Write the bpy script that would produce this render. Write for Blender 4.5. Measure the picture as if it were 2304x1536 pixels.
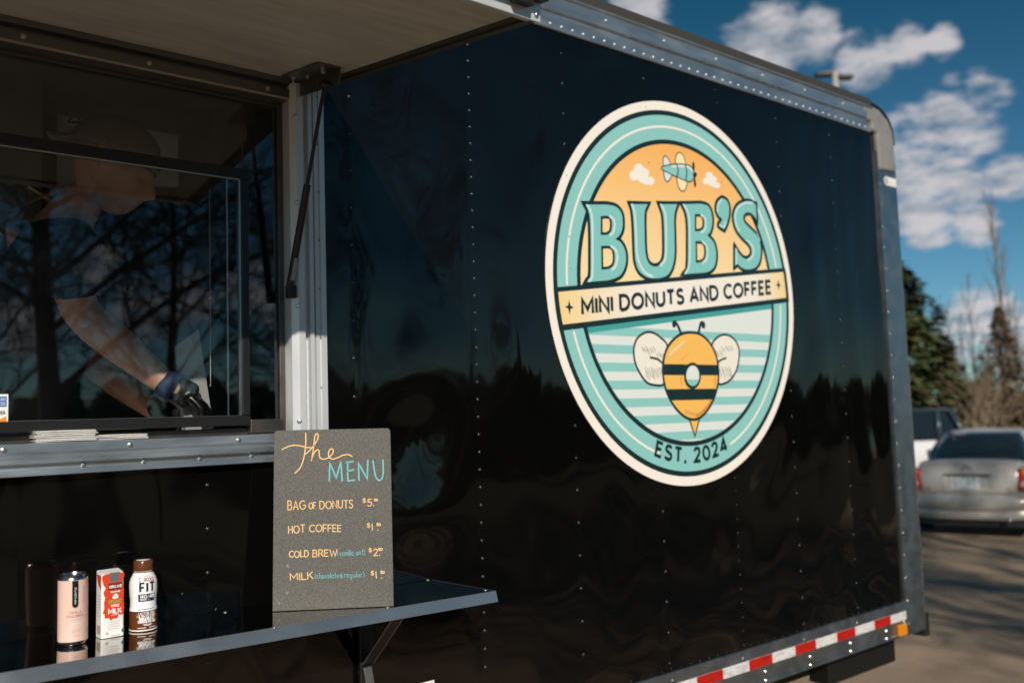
import bpy, math, random
from mathutils import Vector, Matrix, noise
from mathutils.geometry import tessellate_polygon
R = math.radians; PI = math.pi
sc = bpy.context.scene; COL = sc.collection
for o in list(bpy.data.objects): bpy.data.objects.remove(o)
def V(*a): return Vector(a if len(a) > 1 else a[0])

# ------------------------------------------------------------------ camera
W, H, F = 2304.0, 1536.0, 2068.26
CAM = V(0, -2.2, 1.9)
cf = V(0.63344914, 0.76956855, 0.08066246); cr = V(0.77333327, -0.63318955, -0.03204128); cu = V(-0.02641666, -0.08267548, 0.99622634)
cam = bpy.data.cameras.new('camera'); camo = bpy.data.objects.new('camera', cam); COL.objects.link(camo)
m = Matrix((cr, cu, -cf)).transposed().to_4x4(); m.translation = CAM; camo.matrix_world = m
cam.sensor_width = 36; cam.lens = 36 * F / W; cam.clip_start = .05; cam.clip_end = 2000
cam.dof.use_dof = True; cam.dof.focus_distance = 2.2; cam.dof.aperture_fstop = 2.3; cam.dof.aperture_blades = 9
sc.camera = camo
def ray(px, py): return cf + cr * ((px - W / 2) / F) - cu * ((py - H / 2) / F)
def at(px, py, ax, val):            # where the view line through a photo pixel meets the plane axis = val
    v = ray(px, py); return CAM + v * ((val - CAM[ax]) / v[ax])
def dp(px, py, d): return CAM + ray(px, py) * d

# ------------------------------------------------------------------ light
SUN_EL, SUN_AZ = R(28), R(29)       # azimuth: degrees to the left of the wall's normal, behind the camera
SUN = V(-math.sin(SUN_AZ) * math.cos(SUN_EL), -math.cos(SUN_AZ) * math.cos(SUN_EL), math.sin(SUN_EL))
sl = bpy.data.lights.new('sun', 'SUN'); sl.energy = 4.7; sl.angle = R(.53); sl.color = (1, .93, .83)
so = bpy.data.objects.new('sun', sl); COL.objects.link(so); so.rotation_euler = SUN.to_track_quat('Z', 'Y').to_euler()
so.location = (-20, -40, 30)
w = bpy.data.worlds.new('World'); sc.world = w; w.use_nodes = True
nt = w.node_tree; nt.nodes.clear()
def N(t, **k):
    n = nt.nodes.new(t)
    for a, b in k.items(): setattr(n, a, b)
    return n
def L(a, b): nt.links.new(a, b)
def math_(op, a, b=None, clamp=False):
    n = N('ShaderNodeMath', operation=op, use_clamp=clamp)
    for i, x in enumerate((a, b)):
        if x is None: continue
        if isinstance(x, (int, float)): n.inputs[i].default_value = x
        else: L(x, n.inputs[i])
    return n.outputs[0]
def smooth_(val, a, b):
    n = N('ShaderNodeMapRange', interpolation_type='SMOOTHSTEP'); L(val, n.inputs[0]); n.inputs[1].default_value = a; n.inputs[2].default_value = b
    return n.outputs[0]
sky = N('ShaderNodeTexSky', sky_type='NISHITA', sun_disc=False, sun_elevation=SUN_EL, sun_rotation=PI + SUN_AZ, altitude=50, air_density=1.0, dust_density=.15, ozone_density=2.6)
tint = N('ShaderNodeMix', data_type='RGBA', blend_type='MULTIPLY'); tint.inputs[0].default_value = 1
L(sky.outputs[0], tint.inputs[6])
bsky = N('ShaderNodeBackground'); bsky.inputs[1].default_value = .075; L(tint.outputs[2], bsky.inputs[0])
geo = N('ShaderNodeNewGeometry'); vneg = N('ShaderNodeVectorMath', operation='SCALE'); vneg.inputs[3].default_value = -1
L(geo.outputs['Incoming'], vneg.inputs[0]); dirv = vneg.outputs[0]
sep = N('ShaderNodeSeparateXYZ'); L(dirv, sep.inputs[0])
zz = math_('ADD', math_('MAXIMUM', sep.outputs[2], 0.0), .22)
dv = N('ShaderNodeCombineXYZ'); L(math_('DIVIDE', sep.outputs[0], zz), dv.inputs[0]); L(math_('DIVIDE', sep.outputs[1], zz), dv.inputs[1])
L(math_('MULTIPLY', sep.outputs[2], 1.5), dv.inputs[2])
rmp = N('ShaderNodeValToRGB'); el_ = rmp.color_ramp.elements
el_[0].position = .05; el_[0].color = (.48, .80, .95, 1); el_[1].position = .42; el_[1].color = (.10, .43, .48, 1)
L(sep.outputs[2], rmp.inputs[0]); L(rmp.outputs[0], tint.inputs[7])      # deep teal aloft, paler low down
def cnoise(scale, off, det=5, rough=.55):
    a = N('ShaderNodeVectorMath', operation='ADD'); L(dv.outputs[0], a.inputs[0]); a.inputs[1].default_value = off
    n = N('ShaderNodeTexNoise', noise_dimensions='3D'); n.inputs['Scale'].default_value = scale; n.inputs['Detail'].default_value = det; n.inputs['Roughness'].default_value = rough
    L(a.outputs[0], n.inputs['Vector']); return n.outputs[0]
big = cnoise(1.5, (3.1, 7.7, 0)); fine = cnoise(10.5, (1.3, 2.2, 0), 7, .58)
blob = None
for (px, py, rad) in [(1740, 105, 120), (1820, 90, 85), (1700, 150, 60), (1950, 130, 85), (2040, 105, 60), (2120, 95, 45), (1440, 20, 80), (2130, 270, 105), (2060, 300, 95), (2215, 205, 60), (2190, 305, 70), (2010, 350, 75),
                      (2150, 420, 95), (2080, 440, 85), (2260, 400, 65), (2090, 490, 80), (2190, 500, 60), (2190, 720, 75), (2240, 740, 85), (2150, 770, 65), (2290, 790, 90), (1600, 250, 70),
                      (-200, 640, 90), (-300, 600, -110), (230, 600, -70), (330, 690, -90), (420, 670, -80), (560, 640, -80), (640, 560, -60), (620, 700, -60), (60, 730, -80)]:
    d = ray(px, py).normalized()
    if rad < 0: d.y = -d.y; rad = -rad      # clouds over the lot behind the camera
    n = N('ShaderNodeVectorMath', operation='DOT_PRODUCT'); L(dirv, n.inputs[0]); n.inputs[1].default_value = d
    s = smooth_(n.outputs['Value'], math.cos(1.2 * rad / F), math.cos(.0 * rad / F))
    blob = s if blob is None else math_('MAXIMUM', blob, s)
dens = math_('ADD', math_('ADD', math_('MULTIPLY', big, .55), math_('MULTIPLY', fine, 1.0)), math_('MULTIPLY', blob, .44))
mask = smooth_(dens, .96, 1.27)
mask = math_('MULTIPLY', mask, .90)
shade = smooth_(math_('ADD', math_('MULTIPLY', cnoise(9.0, (1.36, 2.28, .12), 4), 1.0), math_('MULTIPLY', dens, .25)), .55, .95)
cc = N('ShaderNodeMix', data_type='RGBA'); L(shade, cc.inputs[0]); cc.inputs[6].default_value = (.27, .32, .385, 1); cc.inputs[7].default_value = (.66, .63, .65, 1)
bcl = N('ShaderNodeBackground'); L(cc.outputs[2], bcl.inputs[0]); bcl.inputs[1].default_value = .95
mx = N('ShaderNodeMixShader'); L(mask, mx.inputs[0]); L(bsky.outputs[0], mx.inputs[1]); L(bcl.outputs[0], mx.inputs[2])
wo = N('ShaderNodeOutputWorld'); L(mx.outputs[0], wo.inputs[0])
sc.view_settings.view_transform = 'Standard'; sc.view_settings.look = 'None'; sc.view_settings.gamma = 1; sc.view_settings.use_curve_mapping = False
sc.view_settings.exposure = 0.0
sc.render.engine = 'CYCLES'
sc.cycles.use_denoising = True; sc.cycles.max_bounces = 8; sc.cycles.transparent_max_bounces = 16; sc.cycles.caustics_reflective = True; sc.cycles.blur_glossy = .6; sc.cycles.caustics_refractive = False

# ------------------------------------------------------------------ materials
def mat(name, col, rough=.5, metal=0, spec=.5, var=None, bump=None, coat=0, rvar=None, stretch=None, emit=None):
    m = bpy.data.materials.new(name); m.use_nodes = True; t = m.node_tree; b = t.nodes['Principled BSDF']
    c4 = tuple(col) + (1,)
    b.inputs['Base Color'].default_value = c4; b.inputs['Roughness'].default_value = rough; b.inputs['Metallic'].default_value = metal
    b.inputs['Specular IOR Level'].default_value = spec; b.inputs['Coat Weight'].default_value = coat; b.inputs['Coat Roughness'].default_value = .05
    co = t.nodes.new('ShaderNodeTexCoord'); src = co.outputs['Object']
    if stretch:
        mp = t.nodes.new('ShaderNodeMapping'); mp.inputs['Scale'].default_value = stretch; t.links.new(src, mp.inputs[0]); src = mp.outputs[0]
    def nz(scale, det=4):
        n = t.nodes.new('ShaderNodeTexNoise'); n.inputs['Scale'].default_value = scale; n.inputs['Detail'].default_value = det; t.links.new(src, n.inputs['Vector']); return n.outputs[0]
    if var:
        sc_, col2, lo, hi = var
        r = t.nodes.new('ShaderNodeMapRange'); t.links.new(nz(sc_, 6), r.inputs[0]); r.inputs[1].default_value = lo; r.inputs[2].default_value = hi
        x = t.nodes.new('ShaderNodeMix'); x.data_type = 'RGBA'; t.links.new(r.outputs[0], x.inputs[0]); x.inputs[6].default_value = c4; x.inputs[7].default_value = tuple(col2) + (1,)
        t.links.new(x.outputs[2], b.inputs['Base Color'])
    if rvar:
        sc_, r0, r1 = rvar
        r = t.nodes.new('ShaderNodeMapRange'); t.links.new(nz(sc_, 5), r.inputs[0]); r.inputs[1].default_value = .35; r.inputs[2].default_value = .65; r.inputs[3].default_value = r0; r.inputs[4].default_value = r1
        t.links.new(r.outputs[0], b.inputs['Roughness'])
    if bump:
        sc_, st, di = bump
        n = t.nodes.new('ShaderNodeBump'); n.inputs['Strength'].default_value = st; n.inputs['Distance'].default_value = di; t.links.new(nz(sc_, 5), n.inputs['Height']); t.links.new(n.outputs[0], b.inputs['Normal'])
    return m
def glassmat(name, tintc, ior):
    m = bpy.data.materials.new(name); m.use_nodes = True; t = m.node_tree; t.nodes.clear()
    o = t.nodes.new('ShaderNodeOutputMaterial'); tr = t.nodes.new('ShaderNodeBsdfTransparent'); tr.inputs[0].default_value = tuple(tintc) + (1,)
    g = t.nodes.new('ShaderNodeBsdfGlossy'); g.inputs['Roughness'].default_value = .012; g.inputs[0].default_value = (1, 1, 1, 1)
    fr = t.nodes.new('ShaderNodeFresnel'); fr.inputs[0].default_value = ior
    x = t.nodes.new('ShaderNodeMixShader'); t.links.new(fr.outputs[0], x.inputs[0]); t.links.new(tr.outputs[0], x.inputs[1]); t.links.new(g.outputs[0], x.inputs[2]); t.links.new(x.outputs[0], o.inputs[0])
    return m
M = {}
M['black_skin'] = mat('black_skin', (.0021, .0020, .0020), .045, spec=.66, rvar=(7, .03, .075)); M['black_skin'].node_tree.nodes['Principled BSDF'].inputs['Specular Tint'].default_value = (1, .88, .78, 1)
M['alu'] = mat('aluminium', (.51, .55, .59), .35, .88, var=(30, (.40, .43, .46), .4, .7), rvar=(22, .26, .44), stretch=(.25, 1, 1))
M['alu_v'] = mat('aluminium_upright', (.66, .68, .70), .42, .38, var=(30, (.64, .64, .63), .4, .7), rvar=(22, .28, .45), stretch=(1, 1, .2))
M['alu_dull'] = mat('dull_aluminium', (.40, .43, .45), .42, 1, var=(9, (.36, .39, .41), .4, .7), rvar=(14, .36, .48))
M['bronze'] = mat('dark_bronze_metal', (.11, .10, .09), .38, .8, rvar=(18, .3, .5))
M['sash'] = mat('black_sash', (.012, .012, .012), .3, 0, spec=.5)
M['sash_edge'] = mat('sash_edge', (.55, .55, .55), .3, 1)
M['screw'] = mat('screw_metal', (.62, .62, .61), .32, 1)
M['cap_grey'] = mat('grey_cast_metal', (.26, .255, .24), .55, .2, var=(12, (.21, .205, .19), .4, .7))
M['roof'] = mat('roof_sheet', (.055, .05, .042), .6, .3)
M['awning_in'] = mat('awning_lining', (.50, .47, .42), .42, 0, var=(6, (.41, .385, .345), .35, .65), bump=(60, .05, .002), stretch=(1, 6, 1))
M['counter'] = mat('counter_white', (.80, .78, .75), .4)
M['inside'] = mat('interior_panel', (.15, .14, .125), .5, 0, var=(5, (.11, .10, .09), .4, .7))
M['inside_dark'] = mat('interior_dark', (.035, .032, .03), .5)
M['steel'] = mat('polished_steel', (.42, .405, .385), .035, 1, rvar=(9, .02, .06))
M['steel_edge'] = mat('steel_lip', (.40, .44, .47), .27, .86, rvar=(12, .24, .32))
M['glass'] = glassmat('window_glass', (.975, .98, .98), 1.53)
M['black_rivet'] = mat('black_rivet', (.02, .02, .022), .27, spec=1.0)
M['chassis'] = mat('chassis_paint', (.004, .004, .004), .5)
M['rubber'] = mat('black_rubber', (.012, .012, .012), .5)
M['strut'] = mat('black_strut', (.010, .010, .010), .35)
M['cream'] = mat('cream_print', (.79, .725, .655), .28)
M['ink'] = mat('dark_green_ink', (.008, .022, .022), .28)
M['teal'] = mat('teal_print', (.235, .50, .475), .28)
M['teal_dk'] = mat('deep_teal_print', (.05, .30, .285), .28)
M['paleteal'] = mat('pale_print', (.64, .67, .645), .28)
M['white_line'] = mat('white_print', (.74, .74, .70), .28)
M['honey'] = mat('honey_print', (.80, .44, .10), .28)
M['honey_dk'] = mat('amber_print', (.70, .27, .05), .28)
M['wing'] = mat('wing_print', (.74, .69, .60), .28)
def gradmat(name, axis, stops, rough=.28):
    m = bpy.data.materials.new(name); m.use_nodes = True; t = m.node_tree; b = t.nodes['Principled BSDF']; b.inputs['Roughness'].default_value = rough
    g = t.nodes.new('ShaderNodeNewGeometry'); s = t.nodes.new('ShaderNodeSeparateXYZ'); t.links.new(g.outputs['Position'], s.inputs[0])
    r = t.nodes.new('ShaderNodeMapRange'); t.links.new(s.outputs[axis], r.inputs[0]); r.inputs[1].default_value = stops[0][0]; r.inputs[2].default_value = stops[-1][0]
    c = t.nodes.new('ShaderNodeValToRGB'); e = c.color_ramp.elements; sp = stops[-1][0] - stops[0][0]
    e[0].position = 0; e[0].color = stops[0][1] + (1,); e[1].position = 1; e[1].color = stops[-1][1] + (1,)
    for p, col in stops[1:-1]: k = e.new((p - stops[0][0]) / sp); k.color = col + (1,)
    t.links.new(r.outputs[0], c.inputs[0]); t.links.new(c.outputs[0], b.inputs['Base Color']); return m
M['sunset'] = gradmat('sunset_print', 2, [(2.40, (.80, .62, .34)), (2.60, (.80, .53, .24)), (2.72, (.80, .46, .16)), (2.9, (.80, .38, .10))])
M['banner'] = gradmat('banner_print', 0, [(2.02, (.79, .57, .26)), (2.2, (.78, .64, .46)), (2.4, (.77, .71, .635)), (3.05, (.77, .71, .635)), (3.15, (.77, .66, .48)), (3.27, (.79, .57, .26))])
M['chalk_panel'] = mat('chalkboard_grey', (.046, .043, .036), .62, var=(330, (.106, .099, .085), .36, .64), bump=(420, .55, .0016))
M['chalk_o'] = mat('peach_chalk', (.82, .50, .22), .8)
M['chalk_t'] = mat('turquoise_chalk', (.13, .42, .46), .8)
M['smudge'] = mat('chalk_smudge', (.20, .195, .18), .9)
M['black_plastic'] = mat('black_plastic', (.01, .01, .01), .3)
M['paper'] = mat('white_paper', (.74, .71, .68), .8, var=(60, (.66, .63, .61), .4, .7))

# ------------------------------------------------------------------ object helpers
ROOTINV = {}
class MB:
    def __init__(s): s.v = []; s.f = []; s.m = []; s.mi = 0
    def add(s, vs, fs):
        b = len(s.v); s.v += [Vector(p) for p in vs]; s.f += [tuple(i + b for i in f) for f in fs]; s.m += [s.mi] * len(fs)
    def box(s, a, b, rot=None, c=None):      # between corners a and b
        x0, x1 = sorted((a[0], b[0])); y0, y1 = sorted((a[1], b[1])); z0, z1 = sorted((a[2], b[2]))
        vs = [V(x, y, z) for z in (z0, z1) for y in (y0, y1) for x in (x0, x1)]
        if rot: vs = [rot @ (p - c) + c for p in vs]
        s.add(vs, [(0, 2, 3, 1), (4, 5, 7, 6), (0, 1, 5, 4), (2, 6, 7, 3), (0, 4, 6, 2), (1, 3, 7, 5)])
    def hexa(s, p):                           # 8 corners: bottom ring then top ring
        s.add(p, [(3, 2, 1, 0), (4, 5, 6, 7), (0, 1, 5, 4), (1, 2, 6, 5), (2, 3, 7, 6), (3, 0, 4, 7)])
    def tube(s, pts, rad, n=8, caps=True):
        pts = [V(p) for p in pts]; rings = []
        if not hasattr(rad, '__len__'): rad = [rad] * len(pts)
        up = None
        for i, p in enumerate(pts):
            t = (pts[min(i + 1, len(pts) - 1)] - pts[max(i - 1, 0)]).normalized()
            if up is None: up = t.orthogonal().normalized()
            up = (up - t * up.dot(t)); up = up.normalized() if up.length > 1e-6 else t.orthogonal().normalized()
            bi = t.cross(up)
            rings.append([p + (up * math.cos(2 * PI * k / n) + bi * math.sin(2 * PI * k / n)) * rad[i] for k in range(n)])
        vs = [q for r_ in rings for q in r_]; fs = []
        for i in range(len(pts) - 1):
            for k in range(n): a = i * n + k; b = i * n + (k + 1) % n; fs.append((a, b, b + n, a + n))
        if caps: fs.append(tuple(range(n - 1, -1, -1))); fs.append(tuple(range((len(pts) - 1) * n, len(pts) * n)))
        s.add(vs, fs)
    def lathe(s, c, prof, n=24, axis=None):   # prof: (radius, height)
        c = V(c); ax = V(axis or (0, 0, 1)).normalized(); a = ax.orthogonal().normalized() if axis else V(1, 0, 0); b = ax.cross(a)
        vs = []; fs = []
        for (r_, h) in prof:
            for k in range(n): vs.append(c + ax * h + (a * math.cos(2 * PI * k / n) + b * math.sin(2 * PI * k / n)) * r_)
        for i in range(len(prof) - 1):
            for k in range(n): p = i * n + k; q = i * n + (k + 1) % n; fs.append((p, q, q + n, p + n))
        fs.append(tuple(range(n - 1, -1, -1))); fs.append(tuple(range((len(prof) - 1) * n, len(prof) * n)))
        s.add(vs, fs)
    def extrude(s, prof, fa, fb):             # closed 2D outline carried from map fa to map fb
        n = len(prof); vs = [fa(*p) for p in prof] + [fb(*p) for p in prof]
        s.add(vs, [tuple(range(n - 1, -1, -1)), tuple(range(n, 2 * n))] + [(i, (i + 1) % n, (i + 1) % n + n, i + n) for i in range(n)])
    def dome(s, c, nrm, r_, n=8):
        c = V(c); nrm = V(nrm); a = nrm.orthogonal().normalized(); b = nrm.cross(a); vs = []
        for rr, h in ((1, 0), (.86, .34), (.5, .6)):
            for k in range(n): vs.append(c + nrm * (h * r_) + (a * math.cos(2 * PI * k / n) + b * math.sin(2 * PI * k / n)) * rr * r_)
        fs = [(i * n + k, i * n + (k + 1) % n, (i + 1) * n + (k + 1) % n, (i + 1) * n + k) for i in range(2) for k in range(n)] + [tuple(range(2 * n, 3 * n))]
        s.add(vs, fs)
    def grid(s, nu, nv, fn):
        vs = [fn(i / nu, j / nv) for j in range(nv + 1) for i in range(nu + 1)]
        s.add(vs, [(j * (nu + 1) + i, j * (nu + 1) + i + 1, (j + 1) * (nu + 1) + i + 1, (j + 1) * (nu + 1) + i) for j in range(nv) for i in range(nu)])
    def ribbon(s, pts, hw, fn, closed=False, round_=True):   # flat stroke; fn maps (u,v) to space
        P = [V(p[0], p[1]) for p in pts]; Q = [P[0]]
        for p in P[1:]:
            if (p - Q[-1]).length > 1e-7: Q.append(p)
        if closed and (Q[0] - Q[-1]).length < 1e-7: Q.pop()
        n = len(Q)
        if n < 2: return
        l = []; r_ = []
        for i in range(n):
            a = Q[i - 1] if (closed or i) else None; b = Q[(i + 1) % n] if (closed or i < n - 1) else None
            d0 = (Q[i] - a).normalized() if a is not None else None; d1 = (b - Q[i]).normalized() if b is not None else None
            d0 = d0 if d0 is not None else d1; d1 = d1 if d1 is not None else d0
            n0 = V(-d0.y, d0.x); n1 = V(-d1.y, d1.x); mm = n0 + n1
            if mm.length < .2: mm = n1
            mm.normalize(); k = hw / max(mm.dot(n1), .5)
            l.append(Q[i] + mm * k); r_.append(Q[i] - mm * k)
        vs = [fn(p.x, p.y) for p in l] + [fn(p.x, p.y) for p in r_]
        rng = range(n if closed else n - 1)
        s.add(vs, [(i, n + i, n + (i + 1) % n, (i + 1) % n) for i in rng])
        if not closed and round_:
            for e, dd in ((Q[0], (Q[0] - Q[1]).normalized()), (Q[-1], (Q[-1] - Q[-2]).normalized())):
                nn = V(-dd.y, dd.x); arc = [e + (nn * math.cos(a) + dd * math.sin(a)) * hw for a in [PI * k / 6 for k in range(7)]]
                s.add([fn(p.x, p.y) for p in arc], [tuple(range(7))])
    def fill(s, loops, fn):
        flat = [p for lp in loops for p in lp]
        tri = tessellate_polygon([[V(p[0], p[1], 0) for p in lp] for lp in loops])
        out = []
        for t in tri:
            a, b, c = (flat[i] for i in t)
            ar = (b[0] - a[0]) * (c[1] - a[1]) - (b[1] - a[1]) * (c[0] - a[0])
            if abs(ar) > 1e-12: out.append(tuple(t) if ar > 0 else (t[0], t[2], t[1]))
        s.add([fn(*p) for p in flat], out)
    def build(s, name, mats, parent=None, smooth=False, bevel=0, label=None, kind=None):
        me = bpy.data.meshes.new(name); inv = inv_of(parent)
        me.from_pydata([tuple(inv @ p) for p in s.v], [], s.f); me.validate(); me.update()
        for m_ in (mats if isinstance(mats, (list, tuple)) else [mats]): me.materials.append(M[m_] if isinstance(m_, str) else m_)
        if max(s.m, default=0) > 0 and len(me.polygons) == len(s.m): me.polygons.foreach_set('material_index', s.m)
        if smooth is True: me.polygons.foreach_set('use_smooth', [True] * len(me.polygons))
        elif smooth:
            me.polygons.foreach_set('use_smooth', [True] * len(me.polygons)); me.set_sharp_from_angle(angle=R(smooth))
        o = bpy.data.objects.new(name, me); COL.objects.link(o)
        if parent: o.parent = parent
        if bevel:
            b = o.modifiers.new('bevel', 'BEVEL'); b.width = bevel; b.segments = 2; b.limit_method = 'ANGLE'; b.angle_limit = R(40)
        if label: o['label'] = label
        if kind: o['kind'] = kind
        return o
def top(o):
    while o.parent: o = o.parent
    return o
def inv_of(parent):
    if not parent: return Matrix()
    t = top(parent); return ROOTINV.get(t.name, Matrix())
def thing(name, label, cat, loc, rz=0, group=None):
    o = bpy.data.objects.new(name, None); COL.objects.link(o); o.empty_display_size = .1
    o.location = loc; o.rotation_euler = (0, 0, rz); o['label'] = label; o['category'] = cat
    if group: o['group'] = group
    ROOTINV[o.name] = (Matrix.Translation(V(loc)) @ Matrix.Rotation(rz, 4, 'Z')).inverted()
    return o
def local_root(o): ROOTINV[o.name] = Matrix()        # parts given in the thing's own coordinates
def copy_obj(o, parent, offset):                      # a repeated small piece, mesh shared
    c = o.copy(); COL.objects.link(c); c.parent = parent; c.location = V(o.location) + V(offset); return c
def copy_thing(root, loc, rz, scale=1, label=None):
    r_ = root.copy(); COL.objects.link(r_); r_.location = loc; r_.rotation_euler = (0, 0, rz); r_.scale = scale if hasattr(scale, 'x') else (scale,) * 3
    if label: r_['label'] = label
    for ch in list(root.children):
        c = ch.copy(); COL.objects.link(c); c.parent = r_
    return r_
def sm(pts, closed=False, k=6):                       # Catmull-Rom through points
    n = len(pts); out = []
    g = (lambda i: pts[i % n]) if closed else (lambda i: pts[min(max(i, 0), n - 1)])
    for i in range(n if closed else n - 1):
        p0, p1, p2, p3 = g(i - 1), g(i), g(i + 1), g(i + 2)
        for j in range(k):
            t = j / k
            out.append(tuple(.5 * (2 * p1[a] + (p2[a] - p0[a]) * t + (2 * p0[a] - 5 * p1[a] + 4 * p2[a] - p3[a]) * t * t + (3 * p1[a] - p0[a] - 3 * p2[a] + p3[a]) * t ** 3) for a in (0, 1)))
    if not closed: out.append(tuple(pts[-1]))
    return out
def arc(cx, cy, rx, ry, a0, a1, n=14): return [(cx + rx * math.cos(R(a0 + (a1 - a0) * i / n)), cy + ry * math.sin(R(a0 + (a1 - a0) * i / n))) for i in range(n + 1)]
def ell(cx, cy, rx, ry, n=96, rot=0):
    c, s = math.cos(R(rot)), math.sin(R(rot)); o = []
    for i in range(n): x, y = rx * math.cos(2 * PI * i / n), ry * math.sin(2 * PI * i / n); o.append((cx + x * c - y * s, cy + x * s + y * c))
    return o

# ------------------------------------------------------------------ stroke lettering
S_ = sm([(.53, .86), (.42, .97), (.28, 1), (.1, .93), (.04, .75), (.12, .6), (.3, .52), (.48, .43), (.56, .27), (.5, .08), (.3, 0), (.12, .04), (0, .16)], k=3)
G = {'A': (.74, [[(0, 0), (.37, 1), (.74, 0)], [(.13, .32), (.61, .32)]]),
 'B': (.6, [[(0, .53), (0, 1), (.27, 1)] + arc(.27, .765, .25, .235, 90, -90, 8) + [(0, .53)], [(.3, .53)] + arc(.3, .265, .29, .265, 90, -90, 8) + [(0, 0), (0, .53)]]),
 'C': (.74, [arc(.46, .5, .46, .5, 48, 312)]), 'D': (.74, [[(0, 0), (0, 1), (.28, 1)] + arc(.28, .5, .46, .5, 90, -90) + [(0, 0)]]),
 'E': (.52, [[(.52, 1), (0, 1), (0, 0), (.52, 0)], [(0, .52), (.46, .52)]]), 'F': (.5, [[(.5, 1), (0, 1), (0, 0)], [(0, .5), (.45, .5)]]),
 'G': (.8, [arc(.46, .5, .46, .5, 48, 335) + [(.86, .46), (.55, .46)]]), 'H': (.66, [[(0, 0), (0, 1)], [(.66, 0), (.66, 1)], [(0, .52), (.66, .52)]]),
 'I': (.0, [[(0, 0), (0, 1)]]), 'K': (.6, [[(0, 0), (0, 1)], [(.56, 1), (0, .4)], [(.2, .58), (.6, 0)]]), 'L': (.48, [[(0, 1), (0, 0), (.48, 0)]]),
 'M': (.82, [[(0, 0), (0, 1), (.41, .3), (.82, 1), (.82, 0)]]), 'N': (.68, [[(0, 0), (0, 1), (.68, 0), (.68, 1)]]),
 'O': (.92, [arc(.46, .5, .46, .5, 90, 450, 22)]), 'P': (.56, [[(0, 0), (0, 1), (.28, 1)] + arc(.28, .72, .28, .28, 90, -90, 8) + [(0, .44)]]),
 'R': (.6, [[(0, 0), (0, 1), (.28, 1)] + arc(.28, .73, .28, .27, 90, -90, 8) + [(0, .46)], [(.3, .46), (.6, 0)]]), 'S': (.56, [S_]), 'T': (.64, [[(0, 1), (.64, 1)], [(.32, 1), (.32, 0)]]),
 'U': (.66, [[(0, 1), (0, .33)] + arc(.33, .33, .33, .33, 180, 360, 10) + [(.66, 1)]]), 'V': (.7, [[(0, 1), (.35, 0), (.7, 1)]]), 'W': (1.0, [[(0, 1), (.26, 0), (.5, .85), (.74, 0), (1, 1)]]),
 'X': (.64, [[(0, 0), (.64, 1)], [(0, 1), (.64, 0)]]),
 '0': (.62, [arc(.31, .5, .31, .5, 90, 450, 18)]), '1': (.2, [[(0, .82), (.2, 1), (.2, 0)]]), '2': (.56, [sm([(.02, .78), (.12, .96), (.3, 1), (.48, .92), (.52, .72), (.42, .5), (.2, .22), (0, 0)], k=4) + [(.56, 0)]]),
 '4': (.62, [[(.46, 0), (.46, 1), (0, .27), (.62, .27)]]), '5': (.54, [[(.5, 1), (.1, 1), (.06, .56)] + sm([(.06, .56), (.3, .63), (.52, .5), (.53, .25), (.4, .04), (.2, 0), (0, .1)], k=3)]),
 '.': (.04, [[(0, 0), (.03, .03)]]), '-': (.3, [[(0, .42), (.3, .42)]]), '(': (.16, [arc(.3, .45, .3, .65, 125, 235, 8)]), ')': (.16, [arc(-.14, .45, .3, .65, 55, -55, 8)]),
 '%': (.6, [[(0, 0), (.6, 1)], arc(.13, .8, .13, .17, 0, 360, 8), arc(.47, .2, .13, .17, 0, 360, 8)]),
 '&': (.66, [sm([(.66, 0), (.2, .6), (.16, .85), (.3, 1), (.42, .84), (.3, .62), (.06, .35), (.06, .1), (.25, 0), (.45, .1), (.62, .4)], k=4)]),
 '$': (.5, [[(p[0] * .9, p[1]) for p in S_], [(.25, -.16), (.25, 1.16)]]),
 'v': (.4, [[(0, .62), (.2, 0), (.4, .62)]]), 'a': (.42, [arc(.2, .3, .2, .3, 40, 400, 12), [(.4, .6), (.4, .1), (.46, 0)]]), 'n': (.36, [[(0, 0), (0, .6)], sm([(0, .4), (.16, .6), (.34, .5), (.36, 0)], k=4)]),
 'i': (.02, [[(0, 0), (0, .6)], [(0, .82), (.02, .84)]]), 'l': (.02, [[(0, 0), (0, 1.05)]]), 'o': (.4, [arc(.2, .3, .2, .3, 90, 450, 12)]), 't': (.3, [[(.14, 1), (.14, .05), (.28, 0)], [(0, .64), (.3, .64)]]),
 'c': (.36, [arc(.2, .3, .2, .3, 45, 315, 10)]), 'h': (.36, [[(0, 0), (0, 1.05)], sm([(0, .4), (.16, .6), (.34, .5), (.36, 0)], k=4)]), 'e': (.4, [[(0, .3), (.4, .34)] + arc(.2, .32, .2, .3, 5, 300, 10)]),
 'd': (.42, [arc(.2, .3, .2, .3, 40, 400, 12), [(.4, 1.05), (.4, 0)]]), 'r': (.28, [[(0, 0), (0, .6)], sm([(0, .38), (.12, .58), (.28, .6)], k=4)]), 'g': (.42, [arc(.2, .3, .2, .3, 40, 400, 12), [(.4, .6), (.4, -.15)] + sm([(.4, -.15), (.25, -.35), (.02, -.25)], k=3)]),
 'u': (.4, [sm([(0, .6), (.02, .15), (.18, 0), (.36, .15), (.4, .6)], k=4), [(.4, .6), (.42, 0)]])}
def lay(text, gap=.2, space=.42):          # strokes at cap height 1, and their total width
    x = 0; out = []
    for ch in text:
        if ch == ' ': x += space; continue
        wd, st = G[ch]; out.append((x, [[(p[0] + x, p[1]) for p in q] for q in st])); x += wd + gap
    return out, x - gap
def dense(st, step):
    o = [st[0]]
    for p in st[1:]:
        a = o[-1]; d = math.hypot(p[0] - a[0], p[1] - a[1]); k = max(1, int(d / step))
        o += [(a[0] + (p[0] - a[0]) * i / k, a[1] + (p[1] - a[1]) * i / k) for i in range(1, k + 1)]
    return o
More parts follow.
